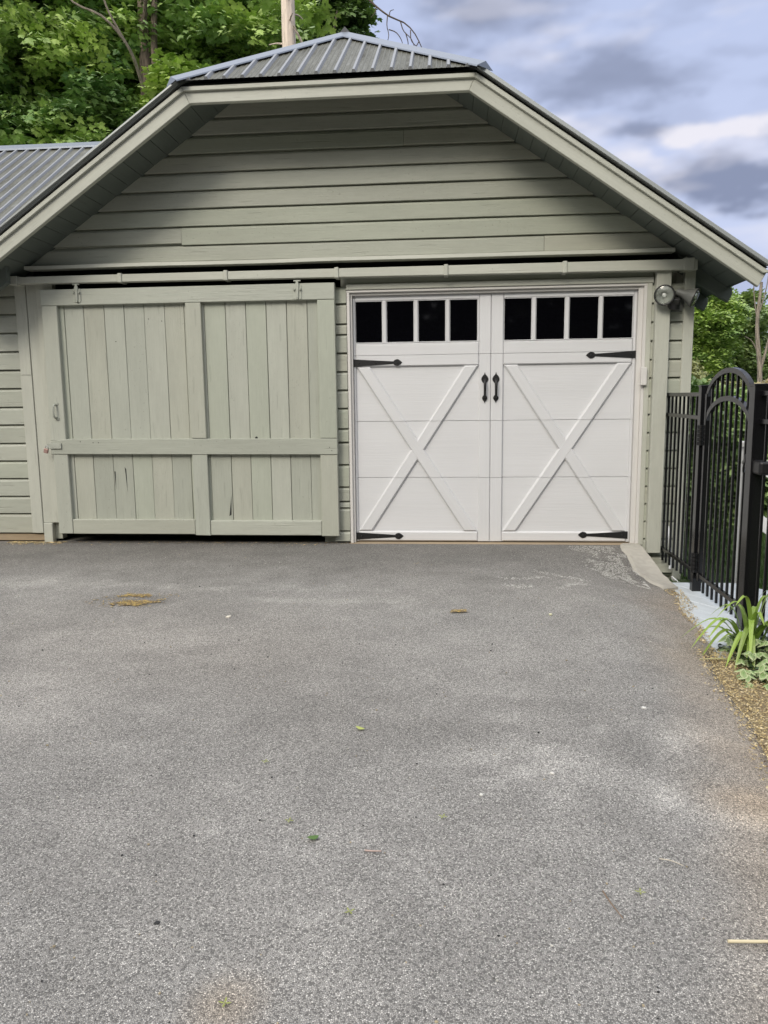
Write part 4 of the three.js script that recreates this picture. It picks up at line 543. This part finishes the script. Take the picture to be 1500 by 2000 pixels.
{ // dead pine: pale stripped trunk, a bare bough arching down to the right
  const r = rng(41), x = -3.13, z = -7.2, t = group('dead_pine', x, LAWN, z); tag(t, 'pale stripped dead pine trunk rising behind the roof peak', 'tree');
  const tr = mesh('trunk', trunkUV(tube([[0, 0, 0], [0.02, 4, 0], [-0.01, 8, 0], [0, 15, 0]], 0.155, 0.09, 12, 30)), M.paleBark, t);
  for (let i = 0; i < 26; i++) { const a = r() * 6.28, y = 6.4 + i * 0.17, l = 0.12 + 0.3 * r() * r(); mesh('broken_branch', tube([[Math.cos(a) * 0.1, y, Math.sin(a) * 0.1], [Math.cos(a) * (0.12 + l * 0.5), y + 0.01, Math.sin(a) * (0.12 + l * 0.5)], [Math.cos(a) * (0.12 + l), y - 0.03 + 0.08 * r(), Math.sin(a) * (0.12 + l)]], 0.02, 0.008, 6, 6), M.paleBark, tr); }
  const B = [[0, 9.6, 0], [0.8, 9.1, 0.0], [1.35, 8.44, 0.0], [1.74, 8.12, 0.0], [2.0, 8.0, 0], [2.17, 7.83, 0], [2.36, 7.45, 0]], bough = mesh('bare_bough', tube(B, 0.03, 0.007, 6, 24), M.bark, tr);
  for (const p of [[[1.71, 8.14, 0], [1.70, 7.95, 0.03], [1.73, 7.8, 0.03], [1.66, 7.6, 0.03]], [[1.73, 7.9, 0.02], [1.85, 7.86, 0], [1.95, 7.72, 0], [1.98, 7.55, 0]], [[1.93, 8.03, 0], [1.98, 7.88, 0], [2.12, 7.72, 0.03], [2.2, 7.5, 0.03]], [[2.02, 7.84, 0], [2.06, 7.66, 0], [2.02, 7.52, 0]], [[2.10, 7.88, 0], [2.12, 7.7, 0.02], [2.28, 7.55, 0.02]], [[1.52, 8.3, 0], [1.5, 8.18, 0.03], [1.43, 8.1, 0.03]], [[1.74, 8.12, 0], [1.76, 8.2, 0], [1.82, 8.22, 0]], [[2.25, 7.7, 0], [2.2, 7.6, 0.02], [2.22, 7.5, 0.02]]]) mesh('twig', tube(p, 0.010, 0.005, 5, 10), M.bark, bough);
  mesh('dead_branch', tube([[0.1, 8.0, 0.1], [0.3, 7.6, 0.2], [0.48, 7.2, 0.3], [0.6, 6.8, 0.4]], 0.025, 0.012, 6, 12), M.grayBark, tr);
}
// ---- right side: far maple, snag, shrubs
tree('round_maple', 'sunlit round green maple beyond the fence, under the right eave', 'tree', 12.6, -36, { seed: 51, r: 0.3, trunk: [[12.6, LAWN, -36], [12.6, 3, -36], [12.5, 6, -36]], crowns: [{ geo: fineSpray, c: [12.3, 5.0, -36], rad: [2.7, 3.1, 2.5], n: 150, per: 75, pr: 0.75, size: 0.72, pal: FRESH, fill: 0.35 }] });
tree('round_maple', 'lower leafy tree to the right of the bare snag', 'tree', 17.2, -40, { seed: 53, r: 0.25, trunk: [[17.2, LAWN, -40], [17.2, 5, -40]], crowns: [{ geo: fineSpray, c: [16.4, 4.2, -40], rad: [2.3, 3.2, 2], n: 90, per: 40, pr: 0.9, pal: [[0.17, 0.26, 0.09], [0.46, 0.58, 0.18]], fill: 0.5 }] });
tree('bare_snag', 'bare pale dying tree standing right of the sunlit maple', 'tree', 14.0, -30, { seed: 54, r: 0.14, bark: M.grayBark, trunk: [[14.00, LAWN, -30], [13.95, 2.5, -30], [13.72, 4.5, -30], [13.80, 6.5, -30]], limbs: [{ p: [[13.98, 2.6, -30], [14.20, 3.6, -30], [14.35, 5, -29.8], [14.30, 7.0, -29.8]], r: 0.07 }, { p: [[13.75, 4.6, -30], [13.50, 6, -30], [13.45, 7.2, -30]], r: 0.04 }, { p: [[13.80, 5.2, -30], [14.05, 6.4, -30], [14.10, 7.6, -30]], r: 0.035 }, { p: [[13.90, 3.2, -30], [13.50, 3.9, -30], [13.20, 4.1, -30]], r: 0.04 }] });
function shrub(name, label, x, z, cy, rad, n, per, geo, size, pal, o = {}) { const t = group(name, x, LAWN, z), r = rng(Math.round(x * 100 + z * 37 + 9000)); tag(t, label, o.cat ?? 'shrub', o.group); const st = []; for (let i = 0; i < 7; i++) { const a = r() * 6.28, d = rad[0] * (0.2 + 0.5 * r()); st.push(tube([[0.05 * Math.cos(a), 0, 0.05 * Math.sin(a)], [d * 0.5 * Math.cos(a), cy * 0.7, d * 0.5 * Math.sin(a)], [d * Math.cos(a), cy * 1.5, d * Math.sin(a)]], 0.015, 0.005, 5, 6)); } mesh('stems', merge(st), M.bark, t); foliage('leaves', geo, crown(r, [0, cy, 0], rad, n, per, o.pr ?? 0.22, size, pal, { fill: o.fill ?? 0.45, tilt: o.tilt ?? 0.7 }), t); return t; }
const HEDGE = [[0.13, 0.23, 0.07], [0.50, 0.66, 0.24]];
shrub('leafy_shrub', 'dark leafy shrub against the garage side, behind the fence section', 2.35, -2.6, 0.8, [0.5, 0.95, 0.5], 60, 80, smallSpray, 1, HEDGE);
shrub('leafy_shrub', 'dark leafy shrub directly behind the arched gate', 3.05, -2.9, 0.78, [0.6, 0.95, 0.5], 70, 80, smallSpray, 1, HEDGE);
shrub('leafy_shrub', 'dark leafy shrub behind the gate latch and white railing', 3.9, -3.1, 0.75, [0.6, 0.95, 0.5], 70, 80, smallSpray, 1, HEDGE);
shrub('leafy_shrub', 'dark leafy shrub at the right edge, behind the right fence section', 4.8, -3.2, 0.75, [0.6, 0.95, 0.5], 60, 70, smallSpray, 1, HEDGE);
const WEED = [[0.17, 0.20, 0.08], [0.46, 0.48, 0.19]], BROWN = [[0.28, 0.24, 0.11], [0.52, 0.45, 0.22]];
shrub('weedy_shrub', 'tall weedy shrub with brownish seed heads beside the garage corner', 4.0, -7.2, 1.05, [0.75, 1.25, 0.6], 50, 60, tinySpray, 1.3, WEED, { tilt: 1.2 });
shrub('weedy_shrub', 'tall weedy shrub with brownish seed heads above the gate arch', 5.2, -7.6, 1.0, [0.8, 1.1, 0.6], 55, 60, tinySpray, 1.3, BROWN, { tilt: 1.2 });
shrub('weedy_shrub', 'tall weedy shrub with brownish seed heads at the right edge above the fence rail', 6.4, -7.6, 0.95, [0.8, 1.1, 0.6], 50, 60, tinySpray, 1.3, WEED, { tilt: 1.2 });
shrub('yellow_shrub', 'bright yellow-green shrub at the right edge beyond the gate', 8.3, -11.5, 1.25, [1.2, 1.2, 0.8], 60, 55, smallSpray, 1.1, [[0.36, 0.34, 0.06], [0.75, 0.68, 0.16]], { pr: 0.35 });
shrub('leafy_shrub', 'mid green bush below the sunlit maple, left of the yellow shrub', 6.9, -15, 0.8, [2.2, 1.0, 0.9], 90, 50, smallSpray, 1.3, [[0.07, 0.13, 0.03], [0.24, 0.36, 0.09]], { pr: 0.4 });
{ // distant woods ahead; unseen belt behind the camera added to block low sky light
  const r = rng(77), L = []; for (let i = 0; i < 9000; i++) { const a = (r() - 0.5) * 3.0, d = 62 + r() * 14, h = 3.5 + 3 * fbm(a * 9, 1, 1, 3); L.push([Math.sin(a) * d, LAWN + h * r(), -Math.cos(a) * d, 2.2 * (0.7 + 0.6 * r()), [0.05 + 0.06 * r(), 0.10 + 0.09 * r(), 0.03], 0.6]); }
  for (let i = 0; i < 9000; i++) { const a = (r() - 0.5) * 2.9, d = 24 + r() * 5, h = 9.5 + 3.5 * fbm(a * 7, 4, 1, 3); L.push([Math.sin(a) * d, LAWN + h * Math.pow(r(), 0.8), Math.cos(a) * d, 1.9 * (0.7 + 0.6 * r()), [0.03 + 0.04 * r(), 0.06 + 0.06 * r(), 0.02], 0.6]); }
  tag(foliage('woods_and_sky_blocker', farSpray, L, scene), 'distant low belt of green woods, plus an added unseen light-blocking belt behind the camera', 'woods');
}
{ // grass
  const r = rng(91), bl = []; for (let i = 0; i < 7; i++) { const a = r() * 6.28, h = 0.05 + 0.06 * r(), l = 0.05 * r(), w = 0.004, x = (r() - 0.5) * 0.07, z = (r() - 0.5) * 0.07, c = Math.cos(a), s = Math.sin(a); bl.push(tris([[[x - s * w, 0, z + c * w], [x + s * w, 0, z - c * w], [x + c * l * 0.4 + s * w * 0.7, h * 0.65, z + s * l * 0.4 - c * w * 0.7], [x + c * l * 0.4 - s * w * 0.7, h * 0.65, z + s * l * 0.4 + c * w * 0.7]], [[x + c * l * 0.4 - s * w * 0.7, h * 0.65, z + s * l * 0.4 + c * w * 0.7], [x + c * l * 0.4 + s * w * 0.7, h * 0.65, z + s * l * 0.4 - c * w * 0.7], [x + c * l, h, z + s * l]]])); }
  const g = merge(bl), L = []; for (let i = 0; i < 42000; i++) { const x = 1.68 + r() * r() * 9, z = -9 + r() * 10.2; if (z > 0.70 + Math.max(0, 0.0) && x < 2.62) continue; if (z > 0.7 && x < 1.75) continue; const f = r(); L.push([x, LAWN - 0.015, z, 0.8 + 0.7 * r(), [0.035 + 0.05 * f, 0.085 + 0.08 * f, 0.014 + 0.012 * f], 0.15]); }
  for (let i = 0; i < 900; i++) { const x = 1.40 + r() * 0.3, z = 0.2 + r() * 0.52; L.push([x, LAWN + 0.06 * S((z - 0.2) / 0.4) , z, 0.6, [0.05, 0.09, 0.02], 0.3]); }
  tag(foliage('grass', g, L, scene), 'short green grass beyond the fence', 'grass');
}
// ---- lily clump in front of the fence post
function ribbon(base, az, len, lift, w, droop, c0, c1) { // arching blade with a keel
  const n = 12, v = [], cl = [], P = [], d = [Math.cos(az), Math.sin(az)], s = [-d[1], d[0]];
  for (let i = 0; i <= n; i++) { const t = i / n, out = len * (t * 0.62 + 0.38 * t * t), y = lift * (Math.sin(Math.min(t * 1.35, 1.0) * 1.5708)) - droop * Math.pow(t, 2.6), ww = w * (0.55 + 0.45 * Math.sin(Math.min(t * 2.2, 1) * 1.57)) * Math.pow(1 - t, 0.55) + 0.0008; const c = [base[0] + d[0] * out, base[1] + y, base[2] + d[1] * out]; P.push([[c[0] - s[0] * ww, c[1] + ww * 0.35, c[2] - s[1] * ww], c, [c[0] + s[0] * ww, c[1] + ww * 0.35, c[2] + s[1] * ww]]); }
  for (let i = 0; i < n; i++) for (const k of [0, 1]) { const q = [P[i][k], P[i][k + 1], P[i + 1][k + 1], P[i + 1][k]], t = i / n; for (const j of [0, 1, 2, 0, 2, 3]) { v.push(...q[j]); const m = lerp(0, 1, t); const sh = k ? 1.0 : 0.94; cl.push(...c0.map((a, e) => lerp(a, c1[e], m) * sh)); } }
  const g = new THREE.BufferGeometry(); g.setAttribute('position', new THREE.Float32BufferAttribute(v, 3)); g.setAttribute('color', new THREE.Float32BufferAttribute(cl, 3)); g.computeVertexNormals(); return g;
}
{
  const t = group('lily_clump', 1.29, -0.245, 2.52), r = rng(15); tag(t, 'clump of arching strap-leaved lilies at the foot of the gate post', 'plant'); t.scale.setScalar(1.18);
  const g0 = [0.16, 0.28, 0.04], g1 = [0.34, 0.47, 0.08], D = Math.PI / 180;
  const A = [[175, 0.20, 0.20, 0.017, 0.24], [195, 0.24, 0.23, 0.013, 0.16], [160, 0.17, 0.23, 0.014, 0.13], [205, 0.14, 0.27, 0.013, 0.10], [20, 0.16, 0.40, 0.011, 0.09], [350, 0.10, 0.30, 0.010, 0.02], [140, 0.20, 0.20, 0.015, 0.20], [60, 0.18, 0.24, 0.016, 0.22], [100, 0.16, 0.20, 0.016, 0.20], [250, 0.14, 0.26, 0.012, 0.10], [300, 0.18, 0.25, 0.012, 0.12], [30, 0.22, 0.30, 0.016, 0.26], [0, 0.25, 0.26, 0.014, 0.20], [120, 0.13, 0.16, 0.012, 0.12], [185, 0.10, 0.15, 0.012, 0.07], [215, 0.22, 0.18, 0.012, 0.14], [80, 0.10, 0.27, 0.013, 0.08], [168, 0.23, 0.25, 0.014, 0.20], [180, 0.15, 0.30, 0.012, 0.12], [130, 0.22, 0.24, 0.015, 0.24], [10, 0.12, 0.34, 0.012, 0.06], [110, 0.20, 0.27, 0.014, 0.22], [340, 0.2, 0.22, 0.013, 0.14], [150, 0.11, 0.32, 0.012, 0.06], [45, 0.2, 0.3, 0.014, 0.2]];
  for (const [a, l, h, w, d] of A) { const k = 0.8 + 0.4 * r(); mesh('leaf_blade', ribbon([(r() - 0.5) * 0.07, 0, (r() - 0.5) * 0.07], a * D, l * 1.2, h * 1.12, w * 1.35, d, g0.map((x) => x * k), g1.map((x) => x * k)), M.blade, t); }
  const dead = mesh('leaf_blade', ribbon([-0.03, 0.02, 0.09], 176 * D, 0.30, 0.035, 0.010, 0.01, [0.22, 0.28, 0.05], [0.62, 0.55, 0.32]), M.blade, t); dead.userData.label = 'yellowing blade lying flat across the asphalt';
  const t2 = group('lily_clump', 1.52, -0.25, 2.55); t2.scale.setScalar(1.15); tag(t2, 'taller lily blades at the right edge, drooping in front of the fence', 'plant');
  for (const [a, l, h, w, d] of [[195, 0.17, 0.40, 0.022, 0.34], [170, 0.14, 0.36, 0.016, 0.16], [150, 0.22, 0.30, 0.016, 0.22], [20, 0.2, 0.36, 0.016, 0.2], [90, 0.2, 0.3, 0.016, 0.2], [270, 0.18, 0.34, 0.014, 0.16], [220, 0.16, 0.42, 0.014, 0.12]]) mesh('leaf_blade', ribbon([(r() - 0.5) * 0.06, 0, (r() - 0.5) * 0.06], a * D, l, h, w, d, [0.16, 0.27, 0.04], [0.30, 0.42, 0.06]), M.blade, t2);
}
function variegated(s) { // leaflet with a cream margin, made of a green heart and a pale rim
  const o = [[0, 0], [0.17, 0.16], [0.27, 0.40], [0.20, 0.70], [0, 1]], pts = [...o, ...o.slice(1, -1).reverse().map(([x, z]) => [-x, z])], v = [], cl = [], P = (q, k) => { const x = q[0] * k, z = 0.45 + (q[1] - 0.45) * k; return [x * s, (-Math.abs(x) * 0.5 - z * z * 0.22) * s, z * s]; };
  const gC = [0.19, 0.32, 0.09], cC = [0.66, 0.71, 0.42]; const put = (pp, cc) => { pp.forEach((p, i) => { v.push(...p); cl.push(...cc[i]); }); };
  for (let i = 0; i < pts.length; i++) { const a = pts[i], b = pts[(i + 1) % pts.length], ka = 0.70, kb = 0.70; const mC = [0.36, 0.47, 0.21]; put([P([0, 0.45], 1), P(a, ka), P(b, kb)], [gC, mC, mC]); put([P(a, ka), P(a, 1), P(b, 1)], [mC, cC, cC]); put([P(a, ka), P(b, 1), P(b, kb)], [mC, cC, mC]); }
  const g = new THREE.BufferGeometry(); g.setAttribute('position', new THREE.Float32BufferAttribute(v, 3)); g.setAttribute('color', new THREE.Float32BufferAttribute(cl, 3)); g.computeVertexNormals(); return g;
}
{
  const V = [variegated(0.050), variegated(0.058), variegated(0.044)];
  const spots = [['variegated ground cover with cream-edged leaves, largest clump right of the lilies', 1.36, 2.68, 0.20, 0.20, 46], ['variegated ground cover with cream-edged leaves, nearest clump on the straw litter', 1.20, 2.93, 0.11, 0.13, 20], ['variegated ground cover with cream-edged leaves, small tuft behind the lily clump', 1.33, 2.36, 0.15, 0.11, 24], ['variegated ground cover with cream-edged leaves at the right edge below the droopy blades', 1.47, 2.86, 0.2, 0.17, 40]];
  spots.forEach(([lab, x, z, R, h, n], q) => { const t = group('variegated_plant', x, -0.25, z), r = rng(60 + q); tag(t, lab, 'plant'); const st = [];
    for (let i = 0; i < n; i++) { const a = r() * 6.28, d = R * Math.sqrt(r()), px = Math.cos(a) * d, pz = Math.sin(a) * d, y = h * (0.35 + 0.75 * r()) * (1 - 0.4 * d / R) + 0.02; st.push(tube([[px * 0.5, 0, pz * 0.5], [px * 0.85, y * 0.6, pz * 0.85], [px, y, pz]], 0.0016, 0.0012, 4, 4)); const k = 5, a0 = r() * 6.28; for (let j = 0; j < k; j++) { const m = mesh('leaf', V[(r() * 3) | 0], M.blade, t); m.position.set(px, y, pz); m.rotation.set(0.1 + 0.5 * r(), a0 + j * 6.283 / k + (r() - 0.5) * 0.4, 0, 'YXZ'); m.scale.setScalar(0.8 + 0.45 * r()); } }
    mesh('stems', merge(st), new THREE.MeshStandardMaterial({ color: lin(0.10, 0.16, 0.05), roughness: 0.7 }), t); });
  // dark leaves of low ground cover under the clumps
  const r = rng(99), L = []; for (let i = 0; i < 420; i++) { const x = 1.22 + r() * 0.6, z = 2.3 + r() * 0.75; L.push([x, -0.235 + r() * 0.07, z, 0.5 + 0.3 * r(), [0.02 + 0.03 * r(), 0.05 + 0.05 * r(), 0.015], 0.8]); }
  tag(foliage('ground_cover', tinySpray, L, scene), 'dark green ground cover between the lilies and the fence', 'ground cover');
}
// ================================================================ litter on the asphalt
function scatter(name, label, cat, geo, mat, list) { const im = new THREE.InstancedMesh(geo, mat, list.length); im.name = numbered(name); im.castShadow = im.receiveShadow = true; list.forEach(([x, y, z, sx, sy, sz, ry, rx, c], i) => { eu.set(rx, ry, 0); mtx.compose(v1.set(x, y, z), qt.setFromEuler(eu), v2.set(sx, sy, sz)); im.setMatrixAt(i, mtx); im.setColorAt(i, col.setRGB(...c)); }); im.userData.kind = 'stuff'; tag(im, label, cat); scene.add(im); return im; }
const flake = tris([[[-0.5, 0, -0.3], [0.1, 0.1, -0.5], [0.5, 0, 0.0]], [[-0.5, 0, -0.3], [0.5, 0, 0.0], [0.15, 0.12, 0.45]], [[-0.5, 0, -0.3], [0.15, 0.12, 0.45], [-0.35, 0, 0.3]]]);
const blob = (() => { const g = new THREE.IcosahedronGeometry(0.5, 1), p = g.attributes.position; for (let i = 0; i < p.count; i++) { const x = p.getX(i), y = p.getY(i), z = p.getZ(i), k = 0.75 + 0.5 * vnoise(x * 3 + 5, y * 3, z * 3); p.setXYZ(i, x * k, y * k, z * k); } g.computeVertexNormals(); return g; })();
{
  const r = rng(123), L = [], straw = () => { const f = r(), k = 0.45 + 0.6 * r(); return f < 0.6 ? [0.60 * k, 0.46 * k, 0.22 * k] : f < 0.9 ? [0.70 * k, 0.58 * k, 0.36 * k] : [0.22 * k, 0.13 * k, 0.06 * k]; };
  const bedY = (x, z) => { return x < edgeX(z) ? gh(x, z) + 0.004 : bedH(x, z) + 0.008; };
  for (let i = 0; i < 42000; i++) { const z = 2.35 + r() * 2.4, o = -0.10 + 1.05 * Math.pow(r(), 1.2) * (z > 2.6 ? 1 : 0.6), x = edgeX(z) + o; if (o < 0 && r() > 0.55 * S(1 + o / 0.10) * (0.4 + 1.2 * fbm(x * 7, 2, z * 7, 2))) continue; const s = 0.003 + 0.0075 * r() * r(); L.push([x, bedY(x, z) + r() * 0.012, z, s * (1 + 1.5 * r()), s * 0.5, s, r() * 6.28, (r() - 0.5) * 1.0, straw()]); }
  for (let i = 0; i < 1500; i++) { const z = 0.98 + r() * 1.3, o = (r() - 0.62) * 0.10 * (0.4 + 1.6 * fbm(z * 5, 1, 2, 3)), x = edgeX(z) + o; const s = 0.004 + 0.009 * r() * r(); L.push([x, gh(x, z) + 0.005, z, s * (1 + 1.5 * r()), s * 0.5, s, r() * 6.28, (r() - 0.5) * 0.8, straw()]); }
  for (let i = 0; i < 1300; i++) { const x = -4.5 + r() * 0.55 * (r() < 0.3 ? 6 : 1), z = 0.02 + r() * r() * 0.16; const s = 0.004 + 0.012 * r() * r(); L.push([x, gh(x, z) + 0.004, z, s * 1.8, s * 0.5, s, r() * 6.28, (r() - 0.5) * 0.8, straw()]); }
  scatter('straw_litter', 'tan straw and bark litter along the right edge of the asphalt', 'litter', flake, M.chip, L);
  const C = []; for (const [cx, cz, a, b, n] of [[-2.50, 1.845, 0.12, 0.04, 230], [-2.46, 2.03, 0.13, 0.06, 330], [-0.307, 2.114, 0.055, 0.03, 90], [-2.36, 1.99, 0.11, 0.03, 70], [-2.46, 1.95, 0.30, 0.17, 130]]) for (let i = 0; i < n; i++) { const q = 6.28 * r(), d = Math.pow(r(), 0.7) * (0.45 + 1.1 * fbm(Math.cos(q) * 2, Math.sin(q) * 2, cz, 2)), x = cx + Math.cos(q) * d * a, z = cz + Math.sin(q) * d * b, k = 0.5 + 0.7 * r(), s = 0.004 + 0.006 * r(); C.push([x, gh(x, z) + 0.006 + 0.003 * r(), z, s * 3, s * 0.6, s, r() * 6.28, 0, r() < 0.5 ? [0.55 * k, 0.40 * k, 0.14 * k] : [0.30 * k, 0.21 * k, 0.10 * k]]); }
  scatter('fallen_catkins', 'orange-brown patches of fallen catkins on the asphalt', 'litter', flake, M.chip, C);
  const W = []; const spl = (x, z, s, k) => W.push([x, gh(x, z) + 0.003, z, s * (0.8 + 1.2 * r()), 0.004, s * (0.7 + 0.6 * r()), r() * 6.28, 0, [0.55 * k, 0.54 * k, 0.51 * k]]);
  const gs = () => (r() + r() + r() - 1.5) / 1.5;
  for (let i = 0; i < 5200; i++) { const t = Math.pow(r(), 2.2), z = 0.10 + r() * 0.98, x = 1.135 - t * 0.42 * (0.4 + 1.2 * fbm(z * 5, 2, 7, 3)); if (r() > 1.5 * S((fbm(x * 12, 4, z * 12, 4) - 0.36) * 4.5)) continue; spl(x, z, 0.0025 + 0.011 * r() * r(), 0.62 + 0.4 * r()); }
  for (const line of [[[0.02, 1.26], [0.2, 1.28], [0.32, 1.22]], [[0.28, 1.05], [0.5, 1.22], [0.62, 1.30]], [[0.40, 1.55], [0.5, 1.42], [0.62, 1.38]], [[0.0, 1.45], [0.1, 1.5], [0.2, 1.49]]]) for (let i = 0; i < 190; i++) { const k = r() * 2, j = Math.min(k | 0, 1), f = k - j; if (r() > 0.2 + 1.3 * fbm(k * 3, line[0][0] * 9, 1, 2)) continue; spl(lerp(line[j][0], line[j + 1][0], f) + gs() * 0.06, lerp(line[j][1], line[j + 1][1], f) + gs() * 0.06, 0.002 + 0.010 * r() * r(), 0.6 + 0.45 * r()); }
  for (let i = 0; i < 260; i++) spl(0.1 + r() * 1.0, 0.3 + r() * 1.2, 0.002 + 0.006 * r() * r(), 0.55 + 0.4 * r());
  scatter('concrete_splatter', 'whitish dried concrete splatter on the asphalt by the right post', 'stain', blob, M.chip, W);
  const P = []; for (let i = 0; i < 1500; i++) { const z = 0.2 + Math.pow(r(), 0.8) * 5.2, x = -4.6 + r() * 6; if (x > edgeX(z) - 0.02) continue; const f = r(), k = 0.7 + 0.5 * r(), s = 0.003 + 0.006 * r() * r(); P.push([x, gh(x, z) + 0.002, z, s * 1.3, s * 0.8, s, r() * 6.28, 0, f < 0.45 ? [0.5 * k, 0.48 * k, 0.44 * k] : f < 0.7 ? [0.03, 0.03, 0.03] : [0.36 * k, 0.3 * k, 0.2 * k]]); }
  scatter('grit', 'fine pale and dark grit scattered over the asphalt', 'grit', blob, M.chip, P);
}
function item(name, label, cat, geo, color, x, z, ry = 0, rough = 0.8, lift = 0.004) { const m = mesh(name, geo, new THREE.MeshStandardMaterial({ color: lin(...color), roughness: rough, side: THREE.DoubleSide }), scene); m.position.set(x, gh(x, z) + lift, z); m.rotation.y = ry; tag(m, label, cat); return m; }
item('fallen_leaf', 'small dark green leaf on the asphalt, left of centre near the bottom', 'leaf', ovalLeaf(0.042, 0.45), [0.09, 0.17, 0.04], -0.81, 4.568, 2.2, 0.6, 0.016);
item('fallen_leaf', 'pale yellow leaf lying on the asphalt in the centre', 'leaf', ovalLeaf(0.042, 0.42), [0.36, 0.40, 0.12], -0.755, 3.78, 1.3, 0.7, 0.014);
const blossom = () => merge([0, 1, 2, 3].map((k) => { const g = ovalLeaf(0.016, 0.22); g.rotateX(-0.3); g.rotateY(k * 1.6); return g; }));
for (const [x, z, l] of [[-0.392, 4.413, 'yellow-green fallen blossom right of the dark green leaf'], [0.151, 4.748, 'yellow-green fallen blossom nearest the right corner, above the dry stem'], [-1.058, 4.086, 'yellow-green fallen blossom left of the pale yellow leaf'], [-0.636, 4.879, 'yellow-green fallen blossom below the dark green leaf'], [-0.88, 5.2, 'yellow-green fallen blossom at the bottom edge of the picture'], [-0.886, 4.467, 'yellow-green fallen blossom just above the dark green leaf']]) item('fallen_blossom', l, 'blossom', blossom(), [0.30, 0.33, 0.09], x, z, x * 9, 0.7, 0.008);
item('pale_stick', 'pale dry stem lying at the right edge of the asphalt', 'stick', tube([[-0.09, 0.006, 0.0], [0.02, 0.008, 0.004], [0.25, 0.006, -0.006]], 0.0045, 0.0035, 7, 10), [0.66, 0.58, 0.40], 0.41, 4.92, 0.08);
item('twig', 'thin brown twig on the asphalt left of the pale dry stem', 'twig', tube([[0, 0.004, -0.05], [0.01, 0.006, 0], [0.03, 0.004, 0.06]], 0.0022, 0.0014, 5, 8), [0.25, 0.17, 0.11], 0.05, 4.80);
item('twig', 'thin pale twig on the asphalt between the blossom and the right edge', 'twig', tube([[-0.03, 0.004, -0.01], [0.0, 0.006, 0], [0.03, 0.004, 0.02]], 0.002, 0.0014, 5, 8), [0.55, 0.50, 0.42], 0.273, 4.604);
item('twig', 'short pinkish twig on the asphalt below the centre', 'twig', tube([[-0.025, 0.004, 0], [0, 0.005, 0.003], [0.025, 0.004, 0]], 0.003, 0.002, 5, 8), [0.48, 0.36, 0.32], -0.60, 4.61);
for (const [x, z, s, c, l] of [[0.469, 3.512, 0.020, [0.62, 0.61, 0.59], 'white flat pebble on the asphalt left of the straw litter'], [-0.001, 4.099, 0.014, [0.62, 0.60, 0.56], 'white rounded pebble on the asphalt right of centre'], [-1.138, 4.95, 0.013, [0.03, 0.03, 0.03], 'black stone chip on the asphalt at lower left'], [-0.262, 4.261, 0.014, [0.58, 0.57, 0.53], 'small white pebble on the asphalt above the twigs'], [-1.724, 2.291, 0.03, [0.6, 0.56, 0.48], 'pale flake on the asphalt right of the orange patches'], [0.248, 2.155, 0.022, [0.62, 0.60, 0.42], 'pale yellow flake on the asphalt before the white door']]) { const g = blob.clone(); g.scale(s * 1.25, s * 0.6, s); item(c[0] < 0.1 ? 'stone_chip' : 'pebble', l, 'pebble', g, c, x, z, x * 5, 0.8, s * 0.15); }
renderer.render(scene, camera);
